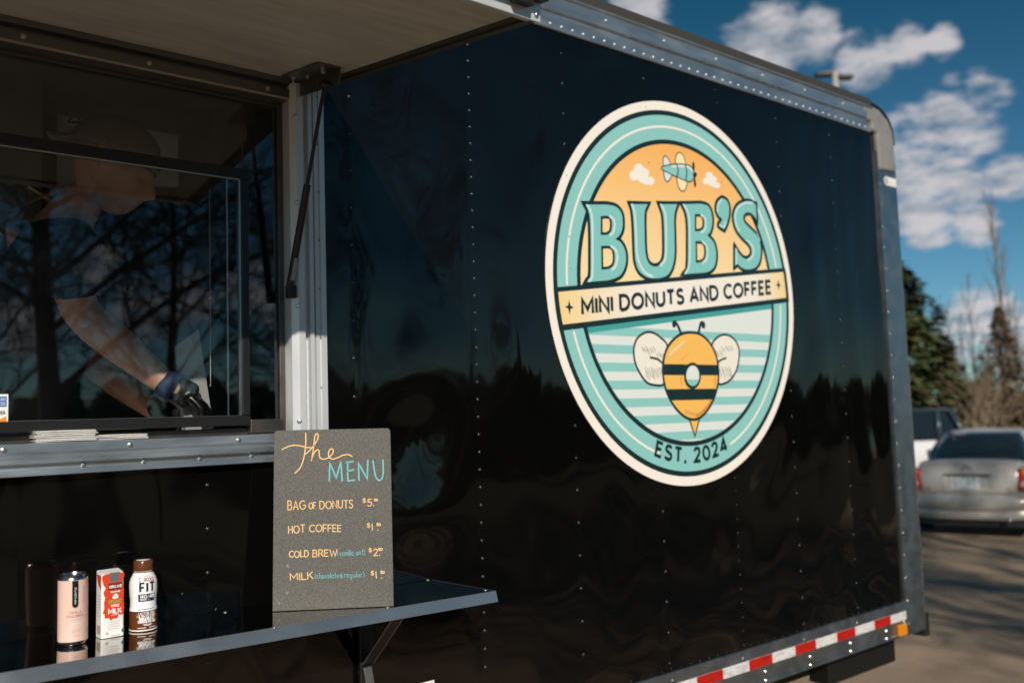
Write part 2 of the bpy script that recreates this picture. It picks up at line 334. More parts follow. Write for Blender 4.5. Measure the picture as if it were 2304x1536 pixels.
def write(mb, text, p0, p1, h, hw, fn, gap=.2, space=.42, jit=0, seed=1, up=None, round_=False, step=None):
    # from p0 to p1 along the baseline; h cap height; stretched to fit the width
    ls, wd = lay(text, gap, space); rnd = random.Random(seed)
    d = V(p1[0] - p0[0], p1[1] - p0[1]); k = d.length / wd; e = d.normalized(); u = V(up) if up else V(-e.y, e.x)
    for x0, st in ls:
        jx, jy, js = rnd.uniform(-jit, jit), rnd.uniform(-jit, jit), 1 + rnd.uniform(-jit, jit)
        for q in st:
            pts = [(p0[0] + e.x * (p[0] + jx * .4) * k + u[0] * (p[1] * js + jy) * h, p0[1] + e.y * (p[0] + jx * .4) * k + u[1] * (p[1] * js + jy) * h) for p in q]
            if step: pts = dense(pts, step)
            mb.ribbon(pts, hw, fn, round_=round_)

# ------------------------------------------------------------------ ground
mb = MB(); mb.grid(40, 40, lambda a, b: V(-400 + 800 * a, -400 + 800 * b, 0))
M['asphalt'] = mat('old_asphalt', (.37, .262, .172), .85, var=(1.6, (.28, .20, .135), .36, .64), bump=(70, .8, .02))
g = mb.build('ground', 'asphalt', kind='structure')
M['added_lawn'] = mat('added_lawn_dark', (.045, .050, .022), .95, var=(2.2, (.065, .055, .030), .4, .65), bump=(40, 1, .03))
mb = MB(); mb.grid(30, 8, lambda a, b: V(-70 + 160 * a, -60 + 54 * b, .004)); mb.build('added_lawn', 'added_lawn', kind='structure')  # lawn added behind the camera to darken what the black wall mirrors
# ------------------------------------------------------------------ the trailer
T = thing('food_trailer', 'black riveted food trailer with an oval bee logo and an open serving window', 'food trailer', (1.5, 1.0, 0))
SX0, ST = .438, .40665                              # wall studs every 16 inches, sheets four feet wide
LC = V(2.6425, 2.337)                               # centre of the oval logo
def sstep(a, b, x): x = min(max((x - a) / (b - a), 0), 1); return x * x * (3 - 2 * x)
def bulge(x, z, cx, cz, sx, sz, a): return a * math.exp(-((x - cx) / sx) ** 2 - ((z - cz) / sz) ** 2)
def dent(x, z):                                     # oil-canning of the thin sheet between its studs
    n = noise.noise(V(x * 2.4, 7.1, z * 1.7)) * .0115 + noise.noise(V(x * 5.5, 3.3, z * 4.2)) * .0042
    n += bulge(x, z, 1.45, 1.62, .15, .085, .010) + bulge(x, z, 1.42, 1.86, .13, .09, -.006) + bulge(x, z, 1.86, 1.75, .09, .16, .004) + bulge(x, z, 2.25, 1.58, .06, .22, -.006)
    n += bulge(x, z, 1.84, 2.15, .12, .16, .0028)
    n += sstep(3.3, 3.5, x) * (noise.noise(V(x * 9, 1.1, z * 1.6)) * .0042)
    s = abs(math.sin(PI * (x - SX0) / ST)) ** .7
    r = ((x - LC.x) / .69) ** 2 + ((z - LC.y) / .71) ** 2
    return n * s * sstep(.99, 1.1, z) * sstep(3.19, 3.1, z) * (.02 + .98 * sstep(1.02, 1.5, r))
OX0, OX1, OZ0, OZ1 = -.75, 1.10, 1.85, 2.80         # the serving opening
ZB, ZT = .985, 3.20
def sheet(x0, x1, yo):
    mb = MB(); nx = max(2, int((x1 - x0) / .016)); nz = int((ZT - ZB) / .018)
    xs = [x0 + (x1 - x0) * i / nx for i in range(nx + 1)]; zs = [ZB + (ZT - ZB) * j / nz for j in range(nz + 1)]
    mb.v = [V(x, yo - dent(x, z), z) for z in zs for x in xs]
    for j in range(nz):
        for i in range(nx):
            if xs[i + 1] > OX0 and xs[i] < OX1 and zs[j + 1] > OZ0 and zs[j] < OZ1: continue
            a = j * (nx + 1) + i; mb.f.append((a, a + 1, a + nx + 2, a + nx + 1)); mb.m.append(0)
    b = len(mb.v)                                    # right-hand edge has a visible lap
    o = mb.build('wall_panel', 'black_skin', T, smooth=True)
    sdf = o.modifiers.new('thickness', 'SOLIDIFY'); sdf.thickness = .0005; sdf.offset = -1; sdf.use_rim = False
    return o
panels = [sheet(-1.2, .44, .0), sheet(.436, 1.655, -.0004), sheet(1.653, 2.871, -.0008), sheet(2.871, 4.085, -.0008)]
def py(x): return 0.0 if x < .436 else -.0004 if x < 1.653 else -.0008
for i, (pn, x0) in enumerate(zip(panels, (-1.2, .438, 1.655, 2.871))):
    mb = MB()
    for k in range(-4, 10):
        X = SX0 + k * ST
        if not (x0 + .003 < X < x0 + ST * 3 + .03) and not (i == 0 and X < .43): continue
        seam = k % 3 == 0; st = .0521 if seam else .104; z = 1.015 if seam else 1.03
        XX = X + (.012 if seam else 0)
        while z < 3.17:
            inlogo = ((XX - LC.x) / .69) ** 2 + ((z - LC.y) / .71) ** 2 < 1.01
            inopen = OX0 < XX < 1.18 and 1.79 < z < 2.82
            if not inlogo and not inopen: mb.dome((XX, py(XX) - dent(XX, z) - .0005, z), (0, -1, 0), .0050)
            z += st
        if x0 > 2.8 and k == 8: pass
    x = x0 + .06
    while x < x0 + 1.2 and i: # row along the bottom rail
        mb.dome((x, py(x) - .0005, 1.008), (0, -1, 0), .0026); x += .051
    if mb.f: mb.build('rivets', 'black_rivet', pn, smooth=True, kind='stuff')

# body behind the skin
mb = MB(); Y0, Y1 = .018, 2.10; XL, XR = -2.2, 4.22
mb.box((XL, Y0, .86), (XR, Y1, .93)); mb.box((XL, Y0, 3.20), (XR, Y1, 3.24)); mb.box((XL, Y1 - .03, .93), (-1.9, Y1, 3.2)); mb.box((-.6, Y1 - .03, .93), (XR, Y1, 3.2)); mb.box((-1.9, Y1 - .03, .93), (-.6, Y1, 1.3)); mb.box((-1.9, Y1 - .03, 3.05), (-.6, Y1, 3.2)); mb.box((XL, Y0, .93), (XL + .03, Y1 - .03, 3.2)); mb.box((XR - .03, Y0, .93), (XR, Y1 - .03, 3.2))  # opening in the far wall is added, unseen, so skylight reaches inside
mb.box((XL + .03, Y0, .93), (XR - .03, Y0 + .03, 1.84)); mb.box((XL + .03, Y0, 2.81), (XR - .03, Y0 + .03, 3.2)); mb.box((1.17, Y0, 1.84), (XR - .03, Y0 + .03, 2.81)); mb.box((XL + .03, Y0, 1.84), (-.8, Y0 + .03, 2.81))
mb.box((XL, -.004, ZB), (-1.2, Y0, 3.2))
shell = mb.build('body_shell', 'inside', T)
mb = MB(); mb.extrude([(-.03, 3.30), (-.03, 3.332), (.03, 3.352), (.5, 3.375), (1.6, 3.375), (2.07, 3.352), (2.13, 3.33), (2.13, 3.245), (-.01, 3.245), (-.01, 3.30)], lambda a, b: V(XL, a, b), lambda a, b: V(4.02, a, b))
mb.build('roof', 'roof', T, smooth=30)
# top rail
mb = MB(); mb.extrude([(-.006, 3.181), (-.010, 3.183), (-.010, 3.235), (-.013, 3.240), (-.020, 3.243), (-.022, 3.288), (-.030, 3.293), (-.030, 3.299), (.012, 3.299), (.012, 3.181)], lambda a, b: V(XL, a, b), lambda a, b: V(4.04, a, b))
rail = mb.build('top_rail', 'alu', T)
mb = MB(); x = 1.30
k = 0
while x < 4.0:
    mb.dome((x, -.0105, 3.198), (0, -1, 0), .0052)
    if k % 6 == 1: mb.dome((x, -.0225, 3.268), (0, -1, 0), .0052)
    x += .0508; k += 1
x = 1.30
mb.build('rivets', 'alu_v', rail, smooth=True, kind='stuff')
# corner post, rounded round the rear corner
def postprof(r_, x0, x1, yf, y1):
    return [(x0, .02), (x0, yf)] + [(x1 - r_ + r_ * math.sin(R(a)), yf + r_ - r_ * math.cos(R(a))) for a in range(0, 91, 15)] + [(x1, y1), (x1 - .06, y1)]
mb = MB(); pr = postprof(.02, 4.079, 4.262, -.012, .16)
mb.extrude(pr, lambda a, b: V(a, b, .85), lambda a, b: V(a, b, 3.10)); cpost = mb.build('corner_post', 'alu_dull', T, smooth=35)
mb = MB(); z = .9
while z < 3.0: mb.dome((4.092, -.0125, z), (0, -1, 0), .0048); z += .102
mb.build('rivets', 'screw', cpost, smooth=True, kind='stuff')
mb = MB()                                            # cast corner cap, stepped at its left edge
fr = [(4.086, 3.005), (4.226, 3.010), (4.232, 3.06), (4.232, 3.15), (4.222, 3.215), (4.185, 3.265), (4.11, 3.300), (3.965, 3.318), (3.962, 3.262), (3.995, 3.262), (3.998, 3.232), (4.035, 3.228), (4.04, 3.186), (4.080, 3.182)]
mb.extrude(fr, lambda a, b: V(a, -.024, b), lambda a, b: V(a, .16, b)); ccap = mb.build('corner_cap', 'cap_grey', T, bevel=.012, smooth=40)
mb = MB(); pts = [(3.985, 3.328), (4.11, 3.312), (4.190, 3.276), (4.230, 3.220), (4.240, 3.15)]
mb.tube([V(a, -.012, b) for a, b in sm(pts, k=4)], .009, 8); mb.build('seal', 'rubber', ccap, smooth=True)
mb = MB(); c = V(4.150, 2.962)
mb.fill([arc(c.x, c.y, .021, .021, 90, 270, 12) + [(4.243, c.y - .021), (4.243, c.y + .021)]], lambda a, b: V(a, -.0130, b)); lb = mb.build('label', 'white_line', cpost)
mb = MB(); mb.ribbon(ell(c.x, c.y, .013, .013, 20), .0022, lambda a, b: V(a, -.0136, b), closed=True); mb.ribbon(ell(c.x, c.y, .006, .006, 14), .0016, lambda a, b: V(a, -.0136, b), closed=True); mb.build('print', 'cap_grey', lb)
# rear: checkered guard behind the post, black rubber stop
M['guard'] = mat('textured_guard', (.25, .22, .20), .5, .5, var=(55, (.10, .09, .08), .45, .6), bump=(60, 1, .01))
mb = MB(); mb.box((4.20, .03, .905), (4.335, .10, 2.08)); mb.build('stone_guard', 'guard', T, bevel=.004)
mb = MB(); mb.box((4.30, .02, .80), (4.345, .09, .905)); mb.build('bumper_stop', 'rubber', T, bevel=.004)
# bottom rail with tape, bolts and marker
mb = MB(); mb.extrude([(-.008, 1.000), (-.0105, .998), (-.0105, .966), (-.013, .964), (-.013, .870), (-.018, .865), (-.018, .856), (.03, .856), (.03, 1.000)], lambda a, b: V(XL, a, b), lambda a, b: V(4.078, a, b))
brail = mb.build('bottom_rail', 'alu_dull', T)
M['tape_red'] = mat('red_reflective', (.42, .012, .006), .25, var=(70, (.25, .008, .005), .5, .65), stretch=(.3, 1, 2.5)); M['tape_white'] = mat('white_reflective', (.62, .60, .58), .25, var=(180, (.45, .44, .43), .5, .6), stretch=(.2, 1, 1))
tape = MB(); tape.box((1.4, -.0132, .9225), (4.072, -.0128, .9605)); tape = tape.build('reflective_tape', 'tape_white', T)
bx = [1.406, 1.556, 1.706, 1.853, 2.0, 2.148, 2.296, 2.446, 2.596, 2.744, 2.899, 3.046, 3.198, 3.343, 3.497, 3.640, 3.795, 3.934, 4.070]
for i in range(len(bx) - 1):
    mb = MB(); mb.box((bx[i] + .001, -.0140, .9230), (bx[i + 1] - .001, -.0133, .9600)); mb.build('tape_segment', 'tape_red' if i % 2 == 0 else 'tape_white', tape)
mb = MB(); mb.dome((0, 0, 0), (0, -1, 0), .0075, 10); b0 = None
for x in (1.80, 2.10, 2.40, 2.70, 2.998, 3.297, 3.596, 3.889):
    for z in (.9, .867):
        mb = MB(); mb.lathe((x, -.013, z), [(.0085, 0), (.0085, .002), (.0065, .004), (.005, .0065), (.001, .007)], 10, (0, -1, 0))
        if b0 is None: b0 = mb.build('bolt', 'screw', brail, smooth=40); bp = V(x, 0, z)
        else: copy_obj(b0, brail, V(x, 0, z) - bp)
mb = MB()
for x in (1.67, 2.07, 2.47, 2.868, 3.266, 3.664): mb.dome((x, -.0105, .974), (0, -1, 0), .0045)
mb.build('rivets', 'screw', brail, smooth=True, kind='stuff')
M['amber'] = mat('amber_lens', (.62, .21, .01), .18)
mb = MB(); mb.box((3.982, -.030, .862), (4.045, -.0135, .912)); amb = mb.build('marker_light', 'amber', T, bevel=.004)
mb = MB(); mb.dome((4.052, -.013, .912), (0, -1, 0), .008); mb.dome((4.052, -.013, .868), (0, -1, 0), .008); mb.build('mount_screws', 'screw', amb, smooth=True, kind='stuff')
# chassis below
mb = MB(); mb.box((3.60, .10, .70), (4.16, .20, .80)); mb.box((4.12, .20, .70), (4.16, 1.9, .80)); mb.box((-2, .25, .70), (4.10, .33, .85)); mb.box((-2, 1.75, .70), (4.10, 1.83, .85))
for x in (-1.5, -.5, .5, 1.5, 2.5, 3.5): mb.box((x, .33, .73), (x + .08, 1.75, .85))
mb.build('chassis_frame', 'chassis', T, bevel=.004)
mb = MB(); mb.tube([(3.86, .33, .72), (4.22, .42, .30)], .028, 8); mb.box((4.12, .33, .26), (4.32, .51, .30)); mb.build('stabilizer_jack', 'rubber', T, smooth=40)
for x in (.2, 1.1):
    for yy in (.28, 1.62):
        mb = MB(); mb.lathe((x, yy, .36), [(.20, 0), (.34, .01), (.36, .05), (.36, .17), (.34, .21), (.20, .22)], 28, (0, 1, 0)); wh = mb.build('wheel', 'rubber', T, smooth=40)
        mb = MB(); mb.lathe((x, yy - .004, .36), [(.19, 0), (.19, .01), (.12, .03), (.04, .02)], 20, (0, 1, 0)); mb.build('rim', 'alu_dull', wh, smooth=40)

# jamb beside the serving window: an extrusion of ribs
jp = [(1.060, .03), (1.060, -.022), (1.074, -.036), (1.092, -.036), (1.093, -.012), (1.1085, -.012), (1.1095, -.030), (1.1205, -.030), (1.1215, -.014), (1.1275, -.014), (1.1285, -.024), (1.1385, -.024), (1.1395, -.020), (1.143, -.020), (1.144, -.025), (1.160, -.023), (1.163, -.004), (1.163, .03)]
mb = MB(); mb.extrude(jp, lambda a, b: V(a, b, 1.80), lambda a, b: V(a, b, 2.79)); jamb = mb.build('window_jamb', 'alu_v', T)
s0 = None
for z in (1.905, 2.20, 2.47, 2.70):
    mb = MB(); mb.lathe((1.072, -.034, z), [(.006, 0), (.006, .003), (.004, .006), (.001, .0065)], 10, (-.5, -.85, 0))
    if s0 is None: s0 = mb.build('screw', 'screw', jamb, smooth=40); sp = z
    else: copy_obj(s0, jamb, (0, 0, z - sp))
mb = MB()
for z in [1.86 + .13 * i for i in range(8)]: mb.dome((1.1412, -.0205, z), (0, -1, 0), .0026)
mb.build('rivets', 'bronze', jamb, smooth=True, kind='stuff')
# sill: two lips and a grooved track
spf = [(.03, 1.872), (-.026, 1.876), (-.034, 1.874), (-.035, 1.855), (-.030, 1.851), (-.026, 1.846), (-.032, 1.842), (-.032, 1.832), (-.018, 1.829), (-.017, 1.819), (-.028, 1.817), (-.029, 1.806), (-.004, 1.803), (.03, 1.803)]
mb = MB(); mb.extrude(spf, lambda a, b: V(-.9, a, b), lambda a, b: V(1.062, a, b)); sill = mb.build('window_sill', 'alu', T)
s0 = None
for (x, z, y) in [(.40, 1.863, -.035), (.655, 1.863, -.035), (.91, 1.863, -.035), (.56, 1.824, -.0175), (.69, 1.824, -.0175), (.82, 1.824, -.0175), (.95, 1.824, -.0175)]:
    mb = MB(); mb.lathe((x, y, z), [(.0055, 0), (.005, .003), (.001, .0045)], 10, (0, -1, 0))
    if s0 is None: s0 = mb.build('screw', 'screw', sill, smooth=40); sp = V(x, y, z)
    else: copy_obj(s0, sill, V(x, y, z) - sp)
# header
M['header_metal'] = mat('header_metal', (.20, .19, .18), .4, .9, rvar=(18, .32, .5))
mb = MB(); mb.extrude([(.03, 2.745), (-.020, 2.745), (-.024, 2.750), (-.024, 2.772), (-.012, 2.775), (-.012, 2.783), (-.03, 2.786), (-.03, 2.80), (.03, 2.80)], lambda a, b: V(-.9, a, b), lambda a, b: V(1.060, a, b)); hd = mb.build('window_header', 'header_metal', T)
s0 = None
for x in (.43, .70, 1.0):
    mb = MB(); mb.lathe((x, -.024, 2.762), [(.006, 0), (.006, .004), (.001, .006)], 8, (0, -1, 0))
    if s0 is None: s0 = mb.build('screw', 'screw', hd, smooth=40); sp = x
    else: copy_obj(s0, hd, (x - sp, 0, 0))
# sash: black frame, sliding pane and fixed pane
sash = MB()
sash.box((-.8, -.006, 2.520), (.953, .012, 2.547)); sash.box((-.8, -.008, 1.898), (.953, .012, 1.922)); sash.box((.933, -.0065, 1.923), (.953, .012, 2.519)); sash.box((-.8, -.0065, 1.923), (-.78, .012, 2.519))
sash = sash.build('window_sash', 'sash', T, bevel=.002)
mb = MB(); mb.box((.9285, -.004, 1.924), (.9325, .004, 2.518)); mb.box((-.78, -.0085, 1.9225), (.93, -.0045, 1.9235)); mb.box((-.78, -.004, 2.5165), (.93, .002, 2.5195)); mb.build('bright_edge', 'sash_edge', sash)
mb = MB(); mb.box((-.78, .001, 1.920), (.932, .005, 2.522)); mb.build('glass_pane', 'glass', sash)
fx = MB(); fx.box((-.8, .022, 2.735), (1.060, .05, 2.748)); fx.box((1.045, .018, 1.877), (1.061, .05, 2.744)); fx.box((-.8, .022, 1.8755), (1.045, .05, 1.892)); fx.box((.955, -.004, 1.878), (1.045, .0215, 1.912))
fx = fx.build('fixed_frame', 'bronze', T, bevel=.002)
mb = MB(); mb.box((.955, .026, 1.893), (1.045, .030, 2.734)); mb.build('glass_pane', 'glass', fx)
mb = MB(); mb.box((-.8, .026, 2.549), (.953, .030, 2.734)); mb.build('glass_pane', 'glass', fx)
mb = MB(); mb.box((.900, .006, 1.924), (.9035, .011, 2.516)); mb.build('glass_edge', 'sash_edge', sash)
# payment sticker inside the pane's edge (only its right part shows)
stp = lambda a, b: V(a, -.0005, b)
stk = MB(); stk.box((.325, -.0004, 1.917), (.4145, .0006, 1.981)); stk = stk.build('payment_sticker', 'white_line', sash)
M['card_blue'] = mat('card_blue', (.03, .14, .40), .4); M['card_orange'] = mat('card_orange', (.85, .25, .02), .4); M['card_white'] = mat('card_white', (.72, .72, .72), .4)
T_st = sash
mb = MB(); mb.mi = 0; mb.fill([[(.372, 1.954), (.4115, 1.954), (.4115, 1.976), (.372, 1.976)]], stp)
mb.mi = 1; fnp = lambda a, b: V(a, -.0009, b)
write(mb, 'AMERICAN', (.375, 1.9670), (.4085, 1.9670), .0062, .0005, fnp); write(mb, 'EXPRESS', (.375, 1.9575), (.4085, 1.9575), .0062, .0005, fnp)
mb.mi = 2; write(mb, 'DISCOVER', (.372, 1.938), (.4085, 1.938), .0065, .0006, fnp)
mb.mi = 3; mb.fill([[(.385, 1.9215), (.4115, 1.9215), (.4115, 1.934)]], stp)
mb.build('sticker_print', ['card_blue', 'card_white', 'ink', 'card_orange'], sash)

# ------------------------------------------------------------------ awning, hinged over the window
hz, oy, oz = 2.797, -.90, 2.666                      # hinge height; outer lower edge
u_ = V(0, oy, oz - hz).normalized(); n_ = V(0, -u_.z, u_.y) * -1 if (V(0, -u_.z, u_.y)).z < 0 else V(0, -u_.z, u_.y)
LEN = math.hypot(oy, oz - hz)
def aw(x, s, t): return V(x, 0, hz) + u_ * s + n_ * t   # along the wall, outwards, above the underside
def awbox(mb, x0, x1, s0, s1, t0, t1): mb.hexa([aw(x0, s0, t0), aw(x1, s0, t0), aw(x1, s1, t0), aw(x0, s1, t0), aw(x0, s0, t1), aw(x1, s0, t1), aw(x1, s1, t1), aw(x0, s1, t1)])
AX0, AX1 = -.9, 1.155
mb = MB(); awbox(mb, AX0, AX1 - .012, .012, LEN - .012, .008, .03); awn = mb.build('awning', 'awning_in', T)
mb = MB(); awbox(mb, AX1 - .012, AX1 + .006, .0, LEN, 0, .034); awbox(mb, AX1 - .030, AX1 - .012, .012, LEN, .0055, .0075); mb.build('side_trim', 'roof', awn)
mb = MB(); awbox(mb, AX0, AX1 + .006, LEN + .001, LEN + .008, -.004, .040); awbox(mb, AX0, AX1 - .013, LEN - .011, LEN, -.003, .005); mb.build('front_trim', 'alu_v', awn, bevel=.001)
mb = MB(); awbox(mb, AX0, AX1 + .006, 0, LEN, .0345, .036); mb.build('top_skin', 'black_skin', awn)
mb = MB(); awbox(mb, AX0, AX1, -.012, .0118, -.004, .0075); mb.build('hinge', 'roof', awn)
lt = MB(); awbox(lt, AX1 - .16, AX1 + .004, LEN + .009, LEN + .035, .030, .045); awbox(lt, AX1 - .075, AX1 - .03, LEN + .009, LEN + .03, .014, .030); lt.build('latch', 'rubber', awn, bevel=.003)
mb = MB(); mb.dome(aw(AX1 - .005, LEN + .0085, .008), u_, .006); mb.dome(aw(AX1 - .06, LEN + .0085, .022), u_, .006); mb.build('rivets', 'screw', awn, smooth=True, kind='stuff')
br = MB(); awbox(br, 1.028, 1.0845, .045, .25, .003, .0055); awbox(br, 1.0845, 1.0875, .015, .255, -.036, .0055)
br = br.build('bracket', 'header_metal', awn)
for i, (x, s) in enumerate([(1.05, .07), (1.055, .22), (1.07, .11), (1.075, .19)]):
    mb = MB(); mb.lathe(aw(x, s, .003), [(.006, 0), (.006, .004), (.003, .0042), (.003, .014 if i < 2 else .007), (.001, .015 if i < 2 else .008)], 8, tuple(-n_)); mb.build('bolt', 'screw', awn, smooth=40)
# gas strut from the jamb to the bracket
a = V(1.050, -.030, 2.240); b = aw(1.074, .20, -.030); mid = a.lerp(b, .52)
mb = MB(); mb.tube([a, mid], [.0095, .0095], 12); stt = mb.build('gas_strut', 'strut', T, smooth=40)
mb = MB(); mb.tube([mid, b], .0048, 10); mb.lathe(b, [(.009, -.012), (.009, .012)], 10, (1, 0, 0)); mb.build('rod', 'strut', stt, smooth=40)
mb = MB(); mb.box(a + V(-.006, -.012, -.02), a + V(.016, .012, .012)); mb.build('ball_mount', 'rubber', stt, bevel=.003)
mb = MB(); p = a.lerp(b, .05); q = a.lerp(b, .16); mb.tube([p + V(.002, -.003, 0), q + V(.002, -.003, 0)], .0085, 10); mb.build('strut_label', 'cap_grey', stt, smooth=40)

# ------------------------------------------------------------------ shelf
def shz(x, y): return 1.4686193806603718 - .0145667223 * x - .000897973 * y
def SP(px, py_):                                      # view line meets the shelf top
    v = ray(px, py_); n = V(.0145667223, .000897973, 1); return CAM + v * ((1.4686193806603718 - n.dot(CAM)) / n.dot(v))
mb = MB(); x0, x1, y0, y1 = -.7, 1.503, -.004, -.268
def sh(x, y, t): return V(x, y, shz(x, y) + t)
mb.hexa([sh(x0, y1, -.006), sh(x1, y1, -.006), sh(x1 - .016, y0, -.006), sh(x0, y0, -.006), sh(x0, y1, 0), sh(x1, y1, 0), sh(x1 - .016, y0, 0), sh(x0, y0, 0)])
shelf = mb.build('shelf', 'steel', T)
mb = MB(); mb.hexa([sh(x0, y1 - .0125, -.027), sh(x1 + .003, y1 - .0125, -.027), sh(x1 + .003, y1 - .0005, -.028), sh(x0, y1 - .0005, -.028), sh(x0, y1 - .0035, .0005), sh(x1 + .003, y1 - .0035, .0005), sh(x1 + .003, y1 - .0005, .0005), sh(x0, y1 - .0005, .0005)])
mb.hexa([sh(x1 - .0005, y1, -.022), sh(x1 + .003, y1, -.022), sh(x1 - .013, y0, -.022), sh(x1 - .0165, y0, -.022), sh(x1 + .0002, y1, .0004), sh(x1 + .003, y1, .0004), sh(x1 - .013, y0, .0004), sh(x1 - .0158, y0, .0004)])
mb.build('shelf_lip', 'steel_edge', shelf, bevel=.001)
sc0 = None
for (px, pyy) in ((963, 1304), (1092, 1327), (872, 1366), (617, 1411), (507, 1377)):
    p = SP(px, pyy); mb = MB(); mb.dome(p, (0, 0, 1), .0055)
    if sc0 is None: sc0 = mb.build('screw', 'screw', shelf, smooth=True); sp = p
    else: copy_obj(sc0, shelf, p - sp)
mb = MB(); mb.box((-.7, -.006, 1.428), (1.46, -.0018, 1.4455)); mb.build('wall_hinge', 'rubber', shelf)
fb = MB(); fb.box((1.243, -.022, 1.12), (1.282, -.008, 1.42)); fb = fb.build('folding_bracket', 'chassis', T, bevel=.003)
mb = MB(); mb.hexa([V(1.246, -.03, 1.262), V(1.276, -.03, 1.262), V(1.276, -.022, 1.262), V(1.246, -.022, 1.262), V(1.246, -.205, 1.425), V(1.276, -.205, 1.425), V(1.276, -.195, 1.425), V(1.246, -.195, 1.425)]); mb.build('brace', 'chassis', fb)
mb = MB(); mb.tube([V(1.279, -.028, 1.262), V(1.279, -.204, 1.424)], .0014, 6); mb.tube([V(1.244, -.028, 1.262), V(1.244, -.204, 1.424)], .0014, 6); mb.build('brace_edge', 'alu_dull', fb)
mb = MB(); mb.hexa([V(1.262, -.030, 1.17), V(1.287, -.030, 1.17), V(1.287, -.022, 1.17), V(1.262, -.022, 1.17), V(1.246, -.034, 1.256), V(1.270, -.034, 1.256), V(1.270, -.026, 1.256), V(1.246, -.026, 1.256)]); mb.build('release_plate', 'alu_dull', fb, bevel=.002)
# small warning sticker low on the wall
wsp = lambda a, b: V(a, -.0035, b)
mb = MB(); mb.box((1.38, -.0030, 1.09), (1.487, -.0024, 1.172)); ws = mb.build('warning_sticker', 'white_line', panels[1])
mb = MB(); mb.box((1.385, -.0037, 1.094), (1.482, -.0031, 1.166)); mb.build('sticker_print', 'tape_red', panels[1])

# ------------------------------------------------------------------ inside
M['foil'] = mat('hood_sheet', (.62, .68, .70), .5, 0, var=(5, (.80, .82, .82), .35, .68), stretch=(1, 1, 2))
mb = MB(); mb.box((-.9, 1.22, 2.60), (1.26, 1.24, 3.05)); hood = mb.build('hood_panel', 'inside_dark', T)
q = [at(130, 235, 1, 1.2), at(414, 283, 1, 1.2), at(500, 420, 1, 1.2), at(128, 420, 1, 1.2)]
mb = MB(); mb.add([p for p in q] + [p + V(0, .012, 0) for p in q], [(0, 1, 2, 3), (7, 6, 5, 4), (0, 4, 5, 1), (1, 5, 6, 2), (2, 6, 7, 3), (3, 7, 4, 0)]); bp_ = mb.build('notice_board', 'foil', T)
fnb = lambda a, b: at(a, b, 1, 1.198)
mb = MB(); mb.mi = 0; mb.fill([[(150, 277), (187, 279), (168, 250)]], fnb); mb.mi = 1; mb.fill([[(158, 273), (180, 274), (168, 257)]], lambda a, b: at(a, b, 1, 1.1975))
mb.mi = 2; mb.fill([[(201, 266), (228, 268), (228, 275), (201, 272)]], fnb)
mb.mi = 0
for q_ in ([(203, 268), (193, 268), (193, 280), (203, 280)], [(193, 274), (201, 274)], [(212, 279), (212, 286)], [(219, 280), (219, 287)]): mb.ribbon(q_, 1.1, lambda a, b: at(a, b, 1, 1.1975))
M['notice_red'] = mat('notice_red', (.40, .07, .03), .5); mb.build('notice_print', ['inside_dark', 'cream', 'notice_red'], bp_)
mb = MB(); mb.box((-.9, .5, 2.985), (1.25, 1.18, 3.04)); mb.box((1.20, .5, 2.72), (1.25, 1.2, 2.985)); mb.build('overhead_cabinet', 'inside', T, bevel=.004)
mb = MB(); p0 = at(0, 245, 1, .95); mb.box((-.9, .9, 2.45), (.672, 1.15, 3.19)); mb.build('cupboard', 'inside', T, bevel=.004)
mb = MB(); mb.box((-2.1, .06, 1.80), (4.1, .62, 1.835)); mb.build('counter_top', 'counter', T, bevel=.003)
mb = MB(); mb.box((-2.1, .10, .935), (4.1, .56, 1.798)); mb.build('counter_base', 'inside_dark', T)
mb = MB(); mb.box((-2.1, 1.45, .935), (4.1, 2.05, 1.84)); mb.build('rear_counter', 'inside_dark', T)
mb = MB(); mb.box(at(398, 261, 1, 1.15) + V(0, 0, -.008), at(424, 266, 1, 1.15) + V(0, .004, .006)); mb.build('hood_strip', 'cream', T)  # small pale strip in front of the hood panel
mb = MB()                                             # crossed straps of a rack
for i in range(3):
    x = .60 + i * .085
    mb.tube([V(x, .75, 2.62), V(x + .085, .75, 2.57)], .009, 6); mb.tube([V(x, .75, 2.57), V(x + .085, .75, 2.62)], .009, 6)
M['brass'] = mat('brassy_metal', (.50, .38, .18), .35, .9); mb.build('wire_rack', 'brass', T)

# ------------------------------------------------------------------ oval logo on the wall
def zA(p): return at(1200 + p[0] / 3.0726, 200 + p[1] / 3.0726, 1, 0)
def zB(p): return at(1200 + p[0] / 3.339, 650 + p[1] / 3.339, 1, 0)
def cA(ps): return [(q.x, q.z) for q in map(zA, ps)]
def cB(ps): return [(q.x, q.z) for q in map(zB, ps)]
def lay_fn(k): return lambda a, b: V(a, -.0052 - .00035 * k - dent(a, b), b)
cx, cz = LC
def oval(k, n=144): return ell(cx, cz, .6875 * k, .7092 * k, n)
K1, K2, KL, K3, K4 = .953, .927, .8655, .7985, .7745
def discfill(mb, k, lay_, zlo=None, zhi=None):        # concentric fans keep the disc on the dented sheet
    mb.fill([oval(k)], lay_fn(lay_))
def ban(x): return 2.312 + (x - 2.0) * (.161 / 1.269)  # top edge of the slanted band
logo = MB(); logo.fill([oval(1.0)], lay_fn(0)); logo.extrude(oval(1.0), lambda a, b: V(a, -.0040 - dent(a, b), b), lay_fn(-.2)); logo = logo.build('logo', 'cream', T)
def piece(name, mats, fn):
    mb = MB(); fn(mb); return mb.build(name, mats, logo)
piece('outer_ring', 'ink', lambda mb: mb.fill([oval(K1)], lay_fn(1)))
piece('teal_ring', 'teal', lambda mb: mb.fill([oval(K2)], lay_fn(2)))
